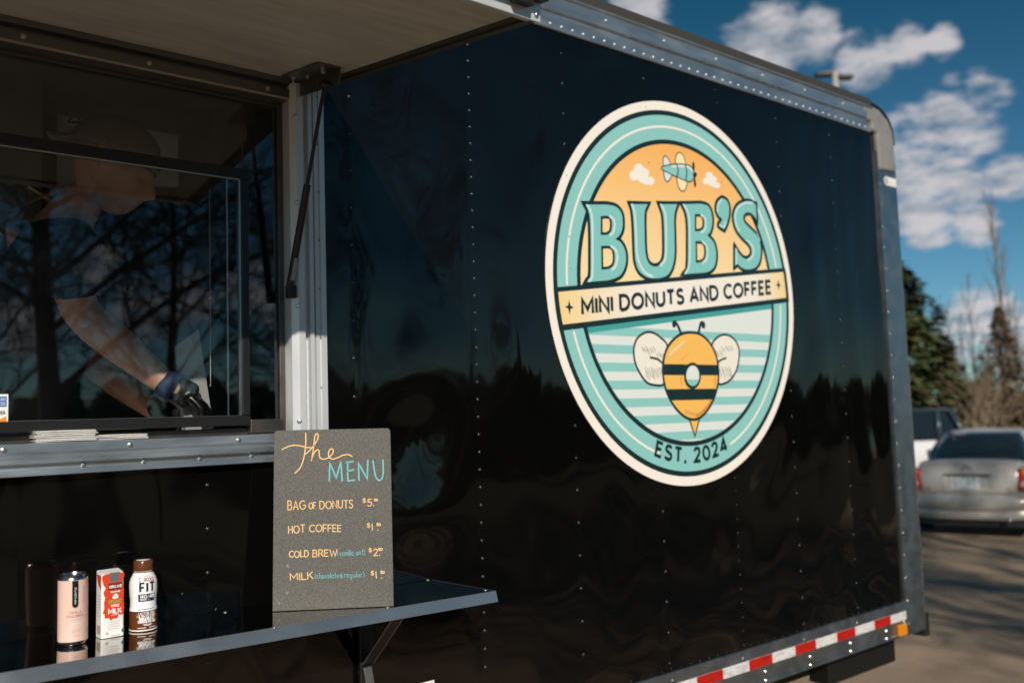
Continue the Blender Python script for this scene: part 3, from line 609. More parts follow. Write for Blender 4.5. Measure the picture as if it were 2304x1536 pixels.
def clip(poly, f):                                     # keep the side of the slanted line where f >= 0
    o = []
    for i in range(len(poly)):
        a, b = poly[i], poly[(i + 1) % len(poly)]; fa, fb = f(a), f(b)
        if fa >= 0: o.append(a)
        if fa * fb < 0: t = fa / (fa - fb); o.append((a[0] + (b[0] - a[0]) * t, a[1] + (b[1] - a[1]) * t))
    return o
def above(d): return lambda p: p[1] - (ban(p[0]) + d)
def below(d): return lambda p: (ban(p[0]) + d) - p[1]
def lines(mb):
    u = []; lo1 = []; lo2 = []
    P = oval(KL, 360)
    up = sorted([p for p in P if above(.004)(p) > 0], key=lambda p: -math.atan2(p[1] - cz, p[0] - cx) if math.atan2(p[1] - cz, p[0] - cx) > -1.0 else -math.atan2(p[1] - cz, p[0] - cx) - 2 * PI)
    mb.ribbon(up, .0042, lay_fn(3))
    for s_ in (0, 1):
        q = [p for p in P if below(-.150)(p) > 0 and (p[0] < cx - .18 if s_ == 0 else p[0] > cx + .215) and p[1] < cz]
        q.sort(key=lambda p: p[1]); mb.ribbon(q, .0042, lay_fn(3))
piece('ring_line', 'cream', lines)
piece('inner_ring', 'ink', lambda mb: mb.fill([oval(K3)], lay_fn(3)))
piece('sunset', 'sunset', lambda mb: mb.fill([clip(oval(K4), above(-.05))], lay_fn(4)))
piece('pale_ground', 'paleteal', lambda mb: mb.fill([clip(oval(K4), below(-.10))], lay_fn(4)))
def stripes(mb):
    base = clip(oval(K4, 240), below(-.155))
    for i in range(7):
        z1 = 2.192 - i * .0612; z0 = z1 - .0302
        q = clip(clip(base, lambda p: p[1] - z0), lambda p: z1 - p[1])
        if len(q) > 2: mb.fill([q], lay_fn(5))
piece('stripe', 'teal', stripes)
piece('band_shade', 'teal_dk', lambda mb: mb.fill([clip(clip(oval(K4, 240), below(-.143)), above(-.162))], lay_fn(6)))
piece('ring_shade', 'teal_dk', lambda mb: [mb.fill([clip([p for p in clip(clip(oval(K2, 240), below(-.143)), above(-.162)) if (p[0] < cx) == s_] + ([(cx - .505, ban(cx - .505) - .162), (cx - .515, ban(cx - .515) - .143)] if s_ else [(cx + .53, ban(cx + .53) - .143), (cx + .52, ban(cx + .52) - .162)]), lambda p: 1)], lay_fn(2.6)) for s_ in ()])  if False else None
def band(mb): mb.fill([clip(clip(oval(K1 + .002, 240), above(-.143)), below(0))], lay_fn(6))
piece('band', 'ink', band)
piece('banner', 'banner', lambda mb: mb.fill([clip(clip(oval(K2, 240), above(-.124)), below(-.016))], lay_fn(7)))
def btxt(mb):
    f = lay_fn(8); write(mb, 'MINI DONUTS AND COFFEE', (2.112, 2.2285), (3.175, 2.3640), .0490, .0066, f, gap=.30, space=.42, up=(0, 1.0))
def star(mb, px, py_, s):
        f = lay_fn(8); c = zA((px, py_)); q = []
        for i in range(8):
            a = PI / 4 * i; r_ = (.026 if i % 4 == 2 else .020 if i % 2 == 0 else .0075) * s; q.append((c.x + r_ * math.cos(a), c.z + r_ * math.sin(a)))
        mb.fill([q], f)
piece('banner_lettering', 'ink', btxt)['kind'] = 'stuff'
for a_ in ((238, 1510, 1), (1683, 1357, .9)): piece('star', 'ink', lambda mb: star(mb, *a_))
# BUB'S
B1 = [(350, 803)] + [(500, 803)] + sm([(500, 803), (560, 818), (598, 862), (607, 930), (600, 985), (580, 1020), (556, 1040)]) + sm([(556, 1042), (592, 1062), (620, 1110), (630, 1170), (622, 1230), (595, 1285), (550, 1312), (500, 1325)]) + [(358, 1337)] + sm([(358, 1337), (378, 1310), (385, 1280), (386, 1140), (385, 1000), (380, 900), (370, 845), (350, 803)])
B1a = [(455, 882), (497, 880)] + sm([(497, 880), (525, 893), (533, 945), (524, 992), (500, 1012)]) + [(455, 1013)]
B1b = [(458, 1088), (508, 1086)] + sm([(508, 1086), (540, 1105), (552, 1165), (543, 1222), (510, 1248)]) + [(460, 1252)]
U_ = [(660, 800), (780, 800)] + sm([(780, 800), (762, 840), (757, 890), (758, 1000), (762, 1110), (774, 1180), (798, 1218), (830, 1230), (864, 1219), (888, 1180), (895, 1110), (892, 960), (885, 870), (862, 800)]) + [(985, 800)] + sm([(985, 800), (968, 850), (962, 910), (964, 1020), (965, 1140), (953, 1220), (925, 1280), (880, 1305), (825, 1311), (770, 1300), (722, 1262), (697, 1200), (690, 1120), (684, 960), (675, 850), (660, 800)])
B2 = [(1018, 800), (1150, 797)] + sm([(1150, 797), (1198, 815), (1222, 870), (1225, 930), (1214, 985), (1192, 1014)]) + sm([(1192, 1016), (1232, 1058), (1250, 1115), (1252, 1175), (1240, 1228), (1210, 1260), (1170, 1272)]) + [(1028, 1283)] + sm([(1028, 1283), (1050, 1255), (1057, 1200), (1058, 1070), (1057, 950), (1045, 860), (1018, 800)])
B2a = [(1105, 868), (1138, 868)] + sm([(1138, 868), (1162, 885), (1170, 932), (1161, 972), (1138, 986)]) + [(1105, 986)]
B2b = [(1110, 1055), (1146, 1055)] + sm([(1146, 1055), (1172, 1075), (1182, 1130), (1172, 1182), (1144, 1202)]) + [(1112, 1203)]
AP = sm([(1295, 758), (1325, 775), (1342, 820), (1340, 880), (1326, 935), (1308, 974)]) + sm([(1308, 974), (1272, 946), (1291, 915), (1290, 898), (1268, 876), (1255, 835), (1264, 785), (1295, 758)])
SS = sm([(1525, 802), (1490, 785), (1445, 785), (1400, 812), (1375, 868), (1379, 930), (1400, 985), (1440, 1035), (1482, 1078), (1498, 1118), (1494, 1152), (1470, 1176), (1440, 1170), (1410, 1138), (1384, 1096)]) + [(1384, 1098), (1383, 1226)] + sm([(1383, 1226), (1402, 1214), (1430, 1238), (1472, 1250), (1520, 1238), (1550, 1200), (1562, 1130), (1554, 1060), (1528, 1008), (1482, 962), (1448, 925), (1440, 890), (1455, 862), (1486, 858), (1514, 880), (1533, 908)]) + [(1533, 906), (1526, 802)]
letters = [[B1, B1a, B1b], [U_], [B2, B2a, B2b], [AP], [SS]]
def lk(mb):
    for lp in letters:
        for i, c in enumerate(lp): mb.ribbon(cA(c), .0125 if i == 0 else .0095, lay_fn(6.2 if i == 0 else 6.2), closed=True)
        mb.fill([cA(c) for c in lp], lay_fn(6.0))
piece('letter_outline', 'ink', lk)
M['letter'] = mat('letter_print', (.20, .485, .455), .28)
for lp in letters:
    piece('letter', 'letter', lambda mb: mb.fill([cA(c) for c in lp], lay_fn(7.2)))
def hl(mb):
    f = lay_fn(8.2)
    for st, wd in (([(362, 810), (385, 850), (396, 920), (398, 1100), (396, 1290), (374, 1328)], .0062), ([(520, 886), (545, 908), (551, 950), (541, 990), (520, 1012)], .0062), ([(530, 1092), (560, 1120), (569, 1168), (560, 1220), (535, 1250)], .0066),
                   ([(672, 806), (690, 870), (698, 1000), (704, 1130), (722, 1205), (760, 1270), (812, 1300)], .0068), ([(872, 806), (898, 860), (906, 960), (906, 1120), (897, 1185), (868, 1222)], .0066),
                   ([(1030, 806), (1058, 860), (1068, 950), (1068, 1200), (1040, 1276)], .0058), ([(1150, 876), (1176, 898), (1181, 935), (1174, 975), (1150, 992)], .0058), ([(1160, 1060), (1184, 1086), (1193, 1130), (1184, 1180), (1160, 1205)], .006),
                   ([(1262, 850), (1268, 800), (1290, 768)], .0052), ([(1278, 946), (1306, 958), (1318, 925)], .0042),
                   ([(1505, 792), (1455, 790), (1405, 820), (1386, 870), (1390, 930), (1412, 985)], .0058), ([(1470, 1050), (1504, 1090), (1510, 1130), (1500, 1165), (1470, 1186)], .0055), ([(1392, 1110), (1392, 1208)], .0050), ([(1536, 1000), (1554, 1050)], .0030)):
        mb.ribbon(cA(sm(st)), wd * .82, f)
M['letter_hi'] = mat('letter_highlight', (.50, .66, .66), .28)
piece('letter_highlight', 'letter_hi', hl)['kind'] = 'stuff'
# clouds and aeroplane
def clouds(mb, wh):
    f = lay_fn(5)
    for cs in [cs_ for cs_ in ([(690, 602, 36), (718, 556, 34), (752, 590, 38), (800, 640, 28), (745, 625, 30), (770, 640, 26)], [(1182, 642, 22), (1206, 606, 26), (1232, 632, 26), (1262, 670, 19), (1222, 655, 22), (1240, 668, 18)])][wh:wh + 1]:
        for i, (x, y, r_) in enumerate(cs): mb.fill([cA(ell(x, y, r_, r_ * 1.05, 28))], lay_fn(5 + .12 * i))

for wh_ in (0, 1): piece('cloud', 'cream', lambda mb: clouds(mb, wh_))
def plane(mb):
    f0 = lay_fn(6)
    fus = sm([(877, 552), (930, 532), (1000, 527), (1060, 534), (1092, 562), (1098, 600), (1086, 632), (1060, 641), (985, 610), (930, 585)], True)
    wt = sm([(982, 532), (976, 480), (994, 448), (1020, 460), (1035, 500), (1038, 530)], True); wb = sm([(985, 618), (995, 680), (1020, 707), (1042, 690), (1048, 640), (1015, 622)], True)
    tt = sm([(898, 548), (889, 500), (900, 470), (918, 488), (934, 532)], True); tb = sm([(897, 572), (898, 615), (912, 640), (930, 628), (941, 596)], True)
    for i, (c, m_) in enumerate(((wt, 1), (wb, 1), (tt, 2), (tb, 2), (fus, 3))):
        mb.mi = 0; mb.ribbon(cA(c), .0042, lay_fn(6 + .2 * i), closed=True); mb.mi = m_; mb.fill([cA(c)], lay_fn(6.05 + .2 * i))
    mb.mi = 2; mb.ribbon(cA(sm([(950, 540), (1010, 537), (1062, 545), (1084, 566)])), .0040, lay_fn(7.1))
    mb.mi = 0
    for q in ([(982, 530), (990, 570), (984, 612)], [(1040, 532), (1050, 580), (1044, 632)]): mb.ribbon(cA(sm(q)), .0030, lay_fn(7.2))
    mb.fill([cA(sm([(1094, 505), (1088, 530), (1095, 565), (1103, 565), (1103, 525)], True))], lay_fn(7.2)); mb.fill([cA(sm([(1100, 620), (1098, 655), (1108, 684), (1114, 665), (1108, 620)], True))], lay_fn(7.2))
    mb.fill([cA(ell(1106, 597, 14, 18, 16))], lay_fn(7.3))
M['plane_wing'] = mat('plane_wing_print', (.80, .68, .40), .28)
piece('aeroplane', ['ink', 'plane_wing', 'paleteal', 'teal'], plane)
# bee
def bee(mb):
    body = sm([(1170, 338), (1255, 360), (1330, 445), (1368, 560), (1371, 690), (1345, 800), (1300, 890), (1245, 950), (1192, 970), (1130, 950), (1065, 890), (1010, 800), (976, 690), (970, 570), (1000, 450), (1080, 362)], True)
    wl = sm([(990, 440), (940, 372), (885, 338), (830, 338), (775, 378), (750, 450), (757, 540), (790, 620), (840, 690), (895, 712), (965, 705), (958, 600)], True)
    wr = sm([(1335, 440), (1370, 375), (1425, 352), (1480, 372), (1520, 425), (1530, 500), (1512, 600), (1470, 670), (1425, 700), (1382, 700), (1375, 600)], True)
    stg = [(1165, 975), (1202, 1090), (1230, 975)]
    for i, (c, m_) in enumerate(((wl, 1), (wr, 1))):
        mb.mi = 0; mb.ribbon(cB(c), .0085, lay_fn(6), closed=True); mb.mi = m_; mb.fill([cB(c)], lay_fn(6.1))
    mb.mi = 0; mb.ribbon(cB(stg), .0075, lay_fn(6.3), closed=True); mb.mi = 2; mb.fill([cB(stg)], lay_fn(6.4))
    mb.mi = 0; mb.ribbon(cB(body), .0105, lay_fn(6.6), closed=True); mb.mi = 2; mb.fill([cB(body)], lay_fn(6.8))
    bw = cB(body)
    for (ya, yb) in ((560, 647), (748, 838)):
        za0 = zB((985, ya)).z - .002; zb0 = zB((985, yb)).z; 
        mb.mi = 0; mb.fill([clip(clip(bw, lambda p: p[1] - zb0), lambda p: za0 - p[1])], lay_fn(7.2))
    mb.mi = 0; mb.fill([cB(ell(1183, 652, 64, 100, 40))], lay_fn(7.4))
    hole = cB(ell(1185, 652, 49, 77, 40)); zm = zB((1185, 680)).z
    mb.mi = 4; mb.fill([clip(hole, lambda p: p[1] - zm)], lay_fn(7.8)); mb.mi = 5; mb.fill([clip(hole, lambda p: zm - p[1])], lay_fn(7.8))
    mb.mi = 0
    for q, wd in (([(1098, 340), (1085, 300), (1065, 262), (1045, 250), (1040, 270)], .0062), ([(1230, 335), (1238, 290), (1250, 255), (1268, 262), (1270, 285)], .0062)): mb.ribbon(cB(sm(q)), wd, lay_fn(6.2))
    mb.fill([cB(ell(1046, 264, 15, 28, 16))], lay_fn(6.5)); mb.fill([cB(ell(1266, 272, 14, 26, 16))], lay_fn(6.5))
    for q in ([(868, 515), (925, 530), (965, 565)], [(1435, 520), (1395, 535), (1370, 560)]): mb.ribbon(cB(sm(q)), .004, lay_fn(6.9))
    rnd = random.Random(4)
    for (x0, x1, y0, dy, n) in ((805, 890, 440, 45, 7), (830, 945, 590, 80, 9), (915, 975, 475, 40, 5), (1345, 1400, 470, 40, 5), (1400, 1475, 430, 40, 6), (1388, 1470, 590, 85, 7)):
        for i in range(n):
            x = x0 + (x1 - x0) * i / (n - 1); y = y0 + rnd.uniform(-10, 14); mb.ribbon(cB([(x, y), (x + 14, y + dy * rnd.uniform(.7, 1.1))]), .0011, lay_fn(6.5))
    for i in range(12):
        x = 1130 + i * 17; y = 905 + 26 * math.sin(i * .28) - max(0, i - 6) * 13; mb.ribbon(cB([(x, y), (x + 6, y + 34 - i)]), .0011, lay_fn(7.3))
    mb.mi = 3
    mb.ribbon(cB(sm([(1325, 832), (1300, 875), (1260, 920), (1215, 950)])), .0048, lay_fn(7.1)); mb.ribbon(cB([(1353, 655), (1354, 725)]), .0036, lay_fn(7.1)); mb.ribbon(cB([(1098, 660), (1100, 720)]), .0030, lay_fn(7.1))
    for i in range(7): mb.ribbon(cB([(1085 + i * 9, 548 - i * 7), (1100 + i * 9, 528 - i * 7)]), .0010, lay_fn(7.1))
    mb.mi = 1
    for i in range(9): mb.ribbon(cB([(1012 + i * 13, 505 - i * 12), (1022 + i * 13, 470 - i * 11)]), .0014, lay_fn(7.1))
piece('bee', ['ink', 'wing', 'honey', 'honey_dk', 'paleteal', 'teal'], bee)
def est(mb):                                            # EST. 2024 round the foot of the ring
    ls, wd = lay('EST. 2024', .34, .55); h = .047; rr = .6905 * .863
    k = h * .92; a0 = R(-109.5); a1 = R(-70.5)
    for x0, st in ls:
        for q in st:
            for dn in [dense(q, .2)]:
                pts = []
                for p in dn:
                    th = a0 + (a1 - a0) * (p[0] / wd); r_ = rr + h * .5 - p[1] * h - .004; pts.append((cx + r_ * .986 * math.cos(th), cz + r_ * 1.014 * math.sin(th)))
                mb.ribbon(pts, .0062, lay_fn(3), round_=len(dn) < 3)
piece('year_lettering', 'ink', est)['kind'] = 'stuff'
def bumps(mb):                                          # rivet heads pushing up under the vinyl
    for k in range(4, 8):
        X = SX0 + k * ST; seam = k % 3 == 0; st = .0521 if seam else .104; z = 1.015 if seam else 1.03; X += .012 if seam else 0
        while z < 3.17:
            r_ = math.hypot((X - cx) / .6875, (z - cz) / .7092); d = z - ban(X)
            if r_ < .985 and not (K3 - .01 < r_ < .81) and not (K2 - .005 < r_ < K1 + .005):
                mb.mi = 0 if r_ > K1 else 1 if (r_ > K3 and not -.145 < d < .002) else 2 if -.124 < d < -.016 else 3 if d > .36 else -1
                if mb.mi >= 0: mb.dome((X, -.0090 - dent(X, z) + (.003 if r_ > K3 else 0), z), (0, -1, 0), .0042, 8)
            z += st
mb = MB(); bumps(mb); mb.build('rivet_bumps', ['cream', 'teal', 'banner', 'sunset'], logo, smooth=True, kind='stuff')
# ------------------------------------------------------------------ menu board leaning on the wall
bl, brr = SP(613, 1376), SP(886, 1364)
bl += V(0, 0, .0012); brr += V(0, 0, .0012)
be = (brr - bl); BW = be.length; be.normalize(); bn = V(be.y, -be.x, 0).normalized()       # bn: towards the camera
if bn.y > 0: bn = -bn
tilt = math.atan2(.062, .44)
bu = (V(0, 0, 1) * math.cos(tilt) - bn * math.sin(tilt)).normalized(); bn2 = be.cross(bu).normalized()
if bn2.y > 0: bn2 = -bn2
BH = .452
def bd(u, v, t=0): return bl + be * u + bu * v + bn2 * t
def bz(p):                                              # traced board mark -> board plane coordinates
    px, py_ = 590 + p[0] / 3.339, 940 + p[1] / 3.339; d = ray(px, py_); k = (bl - CAM).dot(bn2) / d.dot(bn2); q = CAM + d * k - bl
    return (q.dot(be), q.dot(bu))
BH = bz((925, 66))[1]
B_ = thing('menu_board', 'grey chalkboard menu with peach and turquoise handwriting leaning on the trailer wall', 'menu board', tuple((bl + brr) / 2))
mb = MB(); rr_ = .010
outline = [(0, 0), (BW, 0)] + arc(BW - rr_, BH - rr_, rr_, rr_, 0, 90, 5) + arc(rr_, BH - rr_, rr_, rr_, 90, 180, 5)
mb.extrude(outline, lambda a, b: bd(a, b, 0), lambda a, b: bd(a, b, -.007)); mb.build('panel', 'chalk_panel', B_, bevel=.0012)
fb_ = lambda a, b: bd(a, b, .0006)
def zz_(ps): return [bz(p) for p in ps]
mb = MB()
for st in ([(163, 235), (215, 210), (265, 202), (310, 208), (345, 218), (378, 217)], [(342, 110), (342, 180), (335, 245), (322, 310), (298, 370), (258, 412)],
           [(330, 275), (365, 245), (400, 205), (428, 160), (436, 128), (426, 112), (412, 128), (404, 180), (395, 250), (382, 315)],
           [(385, 305), (400, 265), (424, 236), (440, 242), (442, 275), (452, 298), (482, 303), (515, 290), (542, 260), (546, 234), (530, 226), (515, 243), (511, 272), (520, 294), (545, 302), (580, 292), (615, 275), (655, 267), (688, 280)]): mb.ribbon(zz_(sm(st)), .0013, fb_)
mb.build('script_heading', 'chalk_o', B_, kind='stuff')
mb = MB()
for st in ([(515, 467), (520, 330), (568, 445), (603, 320), (612, 467)], [(655, 322), (652, 400), (656, 465), (705, 458)], [(645, 327), (695, 318)], [(652, 392), (698, 381)], [(738, 460), (735, 328), (800, 450), (806, 308)]):
    mb.ribbon(zz_(dense(st, 30)), .0019, fb_)
mb.ribbon(zz_(sm([(845, 312), (852, 370), (864, 430), (888, 459), (912, 440), (921, 390), (919, 308)])), .0019, fb_); mb.build('menu_heading', 'chalk_t', B_, kind='stuff')
def item(mb, text, p0, p1, h, hw, seed):
    a, b = bz(p0), bz(p1); k = abs(bz((p0[0], p0[1] - h))[1] - a[1]); write(mb, text, a, b, k, hw, fb_, gap=.24, space=.4, jit=.05, seed=seed, round_=True)
mb = MB(); item(mb, 'BAG', (203, 690), (330, 682), 66, .00105, 1); item(mb, 'OF', (360, 680), (410, 677), 46, .00105, 2); item(mb, 'DONUTS', (442, 678), (688, 668), 58, .00105, 3)
item(mb, 'HOT', (205, 862), (325, 854), 54, .00105, 4); item(mb, 'COFFEE', (362, 852), (598, 843), 50, .00105, 5)
item(mb, 'COLD', (208, 1044), (352, 1036), 46, .00105, 6); item(mb, 'BREW', (386, 1036), (566, 1028), 50, .00105, 7); item(mb, 'MILK', (215, 1216), (384, 1200), 50, .00105, 8)
for (x, y, dgt, dx) in ((765, 612, '5', 0), (795, 798, '1', 0), (806, 984, '2', 0), (820, 1156, '1', 0)):
    item(mb, '$', (x, y + 12), (x + 20, y + 11), 28, .00085, 9); 
    if dgt == '1': mb.ribbon(zz_([(x + 40, y + 36), (x + 37, y - 12)]), .00105, fb_)
    else: item(mb, dgt, (x + 36, y + 40), (x + 66, y + 38), 50, .00105, 10)
    mb.ribbon(zz_([(x + 79, y + 36), (x + 82, y + 34)]), .0011, fb_)
    if dgt == '5': item(mb, '00', (x + 86, y + 2), (x + 112, y + 0), 16, .0009, 12)
    else: item(mb, '50', (x + 74, y + 2), (x + 101, y - 1), 19, .0009, 13)
mb.build('item_lettering', 'chalk_o', B_, kind='stuff')
mb = MB(); item(mb, '(vanilla', (572, 1028), (690, 1022), 40, .00062, 14); item(mb, 'oat)', (710, 1020), (775, 1017), 38, .00062, 15); item(mb, '(chocolate', (400, 1200), (578, 1192), 38, .00062, 16); item(mb, '&', (590, 1194), (606, 1193), 30, .00062, 17); item(mb, 'regular)', (620, 1190), (768, 1184), 38, .00062, 18)
mb.build('note_lettering', 'chalk_t', B_, kind='stuff')
mb = MB(); rnd = random.Random(3)
for (x, y, r_) in ((198, 1108, 24), (188, 1312, 18), (128, 1388, 18), (415, 680, 9)):
    c = bz((x, y)); s_ = r_ * .00021
    for i in range(7):
        mb.fill([[(c[0] + rnd.uniform(-s_, s_) + q[0], c[1] + rnd.uniform(-s_, s_) + q[1]) for q in [(s_ * .32 * math.cos(a * 1.05) * rnd.uniform(.5, 1), s_ * .32 * math.sin(a * 1.05) * rnd.uniform(.5, 1)) for a in range(6)]]], lambda a, b, i=i: bd(a, b, .0003 + .00002 * i))
mb.build('smudges', 'smudge', B_, kind='stuff')

# ------------------------------------------------------------------ drinks on the shelf
def frm(c, r_, th0, dz=0): return lambda a, b: V(c.x + r_ * math.cos(th0 + a / r_), c.y + r_ * math.sin(th0 + a / r_), c.z + dz + b)
M['can_pink'] = mat('pale_pink_label', (.70, .47, .40), .32); M['can_metal'] = mat('can_metal', (.55, .5, .46), .2, 1)
M['brown_print'] = mat('brown_print', (.22, .10, .06), .4); M['grey_print'] = mat('grey_print', (.42, .35, .32), .4); M['ice'] = mat('pale_blue_print', (.55, .58, .58), .4)
e1, e2 = SP(131, 1449), SP(196, 1447); cc_ = (e1 + e2) / 2; cr_ = .0285; cc_.z = shz(cc_.x, cc_.y) + .0005
CN = thing('coffee_can', 'pale pink slim coffee can with a black pill-shaped label, leftmost drink on the shelf', 'can', tuple(cc_))
mb = MB(); mb.lathe(cc_, [(.0225, 0), (.0245, .0015), (.0265, .005), (cr_, .009), (cr_, .132), (.0270, .137), (.0245, .140), (.0250, .1415), (.0235, .1425), (.0225, .139)], 40); 
mb.build('can_body', 'can_metal', CN, smooth=40)
mb = MB(); mb.lathe(cc_, [(cr_ - .004, .009), (cr_ + .0002, .0092), (cr_ + .0002, .1318), (cr_ - .004, .132)], 48); lab = mb.build('label', 'can_pink', CN, smooth=40)
def facing(c): return math.atan2(CAM.y - c.y, CAM.x - c.x)
th = facing(cc_); t1 = frm(cc_, cr_ + .0006, th)
mb = MB(); pill = [(-.0015, .1312), (.0105, .1312), (.0105, .083)] + arc(.0045, .083, .006, .006, 0, -180, 10) + [(-.0015, .083)]
nn = 10
for i in range(nn):
    ua = -.0015 + .012 * i / nn; ub = -.0015 + .012 * (i + 1) / nn
    za = .083 - math.sqrt(max(0, .006 ** 2 - (ua - .0045) ** 2)); zb = .083 - math.sqrt(max(0, .006 ** 2 - (ub - .0045) ** 2))
    mb.add([t1(ua, za), t1(ub, zb), t1(ub, .1312), t1(ua, .1312)], [(0, 1, 2, 3)])
mb.build('pill_print', 'black_plastic', CN)
t2 = frm(cc_, cr_ + .0010, th)
mb = MB(); write(mb, 'POP & BOTTLE', (.0062, .085), (.0062, .118), .0028, .00032, t2, up=(-1, 0)); mb.build('brand_print', 'ice', CN)
t3 = frm(cc_, cr_ + .0006, th)
mb = MB(); mb.mi = 0; write(mb, 'VANILLA', (-.0075, .066), (.0165, .066), .0042, .00036, t3, gap=.35, step=.003); write(mb, 'COLD BREW', (-.0125, .0585), (.0205, .0585), .0042, .00036, t3, gap=.35, step=.003)
mb.mi = 1
for (x0, x1, z) in ((-.004, .016, .0535), (-.003, .017, .033), (-.001, .014, .0295), (.001, .014, .021)): mb.ribbon(dense([(x0, z), (x1, z)], .003), .0005, t3)
for z in (.088, .097, .106, .115): mb.ribbon([(.0225 + .0022 * math.cos(a * .7), z + .003 * math.sin(a * .7)) for a in range(9)], .0005, t3, closed=True)
mb.mi = 2; mb.ribbon(dense([(-.003, .0445), (.0125, .0445)], .003), .0021, t3); mb.build('small_print', ['brown_print', 'grey_print', 'ice'], CN)

M['carton_white'] = mat('carton_white', (.74, .72, .70), .35); M['carton_red'] = mat('carton_red', (.62, .055, .018), .33); M['carton_dk'] = mat('carton_maroon', (.16, .02, .015), .4)
M['carton_green'] = mat('carton_green', (.18, .42, .06), .4); M['carton_grey'] = mat('carton_silver', (.20, .21, .22), .3, .4); M['leaf_green'] = mat('seal_green', (.03, .13, .08), .4)
kb, kl, kr = SP(228, 1438), SP(212, 1432), SP(277, 1431)
fe = V(kr.x - kb.x, kr.y - kb.y, 0); fe.normalize(); fe = V(1, .06, 0).normalized(); le = V(-fe.y, fe.x, 0); fw, fd, fh = .0475, .036, .1345
kb.z = shz(kb.x, kb.y) + .0006
KT = thing('milk_carton', 'small red and white milk carton with a white cow face, middle drink on the shelf', 'milk carton', tuple(kb + fe * fw / 2 + le * fd / 2))
KX = fw / .0425
def K(a, b, t=0): return kb + fe * a * KX + V(0, 0, b) - le * t      # front face coordinates
def KS(a, b): return kb + le * a + V(0, 0, b) - fe * .0004       # left side
ch = .0032
mb = MB(); ring = lambda h, i=0: [kb + fe * (ch + i) + le * i + V(0, 0, h), kb + fe * (fw - ch - i) + le * i + V(0, 0, h), kb + fe * (fw - i) + le * (ch + i) + V(0, 0, h), kb + fe * (fw - i) + le * (fd - ch - i) + V(0, 0, h), kb + fe * (fw - ch - i) + le * (fd - i) + V(0, 0, h), kb + fe * (ch + i) + le * (fd - i) + V(0, 0, h), kb + fe * i + le * (fd - ch - i) + V(0, 0, h), kb + fe * i + le * (ch + i) + V(0, 0, h)]
r0, r1 = ring(0, .0), ring(fh, .0); topz = [p + V(0, 0, .004 if i in (3, 4, 5, 6) else -.001) for i, p in enumerate(ring(fh, .0008))]
vs = r0 + topz; mb.add(vs, [tuple(range(7, -1, -1)), tuple(range(8, 16))] + [(i, (i + 1) % 8, 8 + (i + 1) % 8, 8 + i) for i in range(8)]); mb.build('carton_body', 'carton_white', KT, bevel=.0008)
def KF(k): return lambda a, b: K(ch * 0 + a, b, .0003 + .0002 * k)
mb = MB(); mb.mi = 0
mb.fill([sm([(.0035, .1315), (.040, .1315), (.0385, .112), (.0412, .098), (.0408, .075), (.0416, .055), (.039, .045), (.0315, .0445), (.030, .039), (.022, .0385), (.016, .036), (.0135, .041), (.0065, .042), (.0055, .050), (.0022, .053), (.0050, .062), (.0046, .074), (.0066, .084), (.0036, .094), (.0072, .104), (.0030, .113)], True)], KF(0))
mb.mi = 1; mb.fill([[(.0125, .0985), (.0385, .0985), (.0385, .1125), (.0125, .1125)]], KF(1))
mb.mi = 2; mb.fill([[(.015, .1145), (.033, .1145), (.033, .1345), (.015, .1345)]], KF(1))
mb.mi = 3; write(mb, 'KIRKLAND', (.0145, .1025), (.0370, .1025), .0056, .00052, KF(3), gap=.3); write(mb, 'WHOLE', (.0175, .0632), (.0325, .0632), .0050, .0006, KF(2)); write(mb, 'MILK', (.0130, .0495), (.0365, .0495), .0098, .00115, KF(2)); mb.ribbon([(.018, .0462), (.032, .0462)], .0005, KF(2))
for a, b, s_ in (((.0210, .0795), (.0298, .0795), 0),): mb.fill([sm([(.0215, .0800), (.0295, .0800), (.0310, .0845), (.0285, .0890), (.0275, .0950), (.0235, .0950), (.0225, .0890), (.0200, .0845)], True)], KF(2))
mb.fill([[(.0165, .0935), (.0225, .0925), (.0225, .0945), (.0175, .0965)]], KF(2)); mb.fill([[(.0285, .0925), (.0345, .0935), (.0335, .0965), (.0285, .0945)]], KF(2))
mb.mi = 1
for x in (.0238, .0272): mb.fill([ell(x, .0838, .0007, .0009, 8)], KF(3))
mb.fill([[(.0215, .0905), (.0295, .0905), (.0290, .0930), (.0220, .0930)]], KF(3))
mb.mi = 4; write(mb, 'ORGANIC', (.0130, .0712), (.0362, .0712), .0062, .00068, KF(2))
mb.mi = 5
for i, z in enumerate((.0325, .0275, .0225, .0175)): mb.ribbon([(.0155, z), (.034 - .003 * (i % 2), z)], .00045, KF(1)); mb.ribbon([(.0118, z), (.0126, z - .0007), (.0138, z + .001)], .0003, KF(1))
mb.ribbon([(.0175, .0035), (.034, .0035)], .00055, KF(1)); mb.fill([ell(.0105, .0095, .0027, .0027, 14)], KF(1))
mb.mi = 6; mb.fill([ell(.0395, .0115, .0027, .0040, 14)], KF(1)); mb.build('front_print', ['carton_red', 'carton_dk', 'carton_grey', 'carton_white', 'carton_green', 'grey_print', 'leaf_green'], KT)
mb = MB(); mb.mi = 0; mb.fill([[(.0035, .100), (.020, .112), (.028, .131), (.0035, .131)]], KS)
mb.mi = 1
for z in (.088, .082, .076, .070, .064, .058, .052, .046): mb.ribbon([(.006, z), (.024, z)], .0006, KS)
mb.fill([[(.005, .008), (.026, .008), (.026, .026), (.005, .026)]], KS); mb.build('side_print', ['carton_red', 'grey_print'], KT)

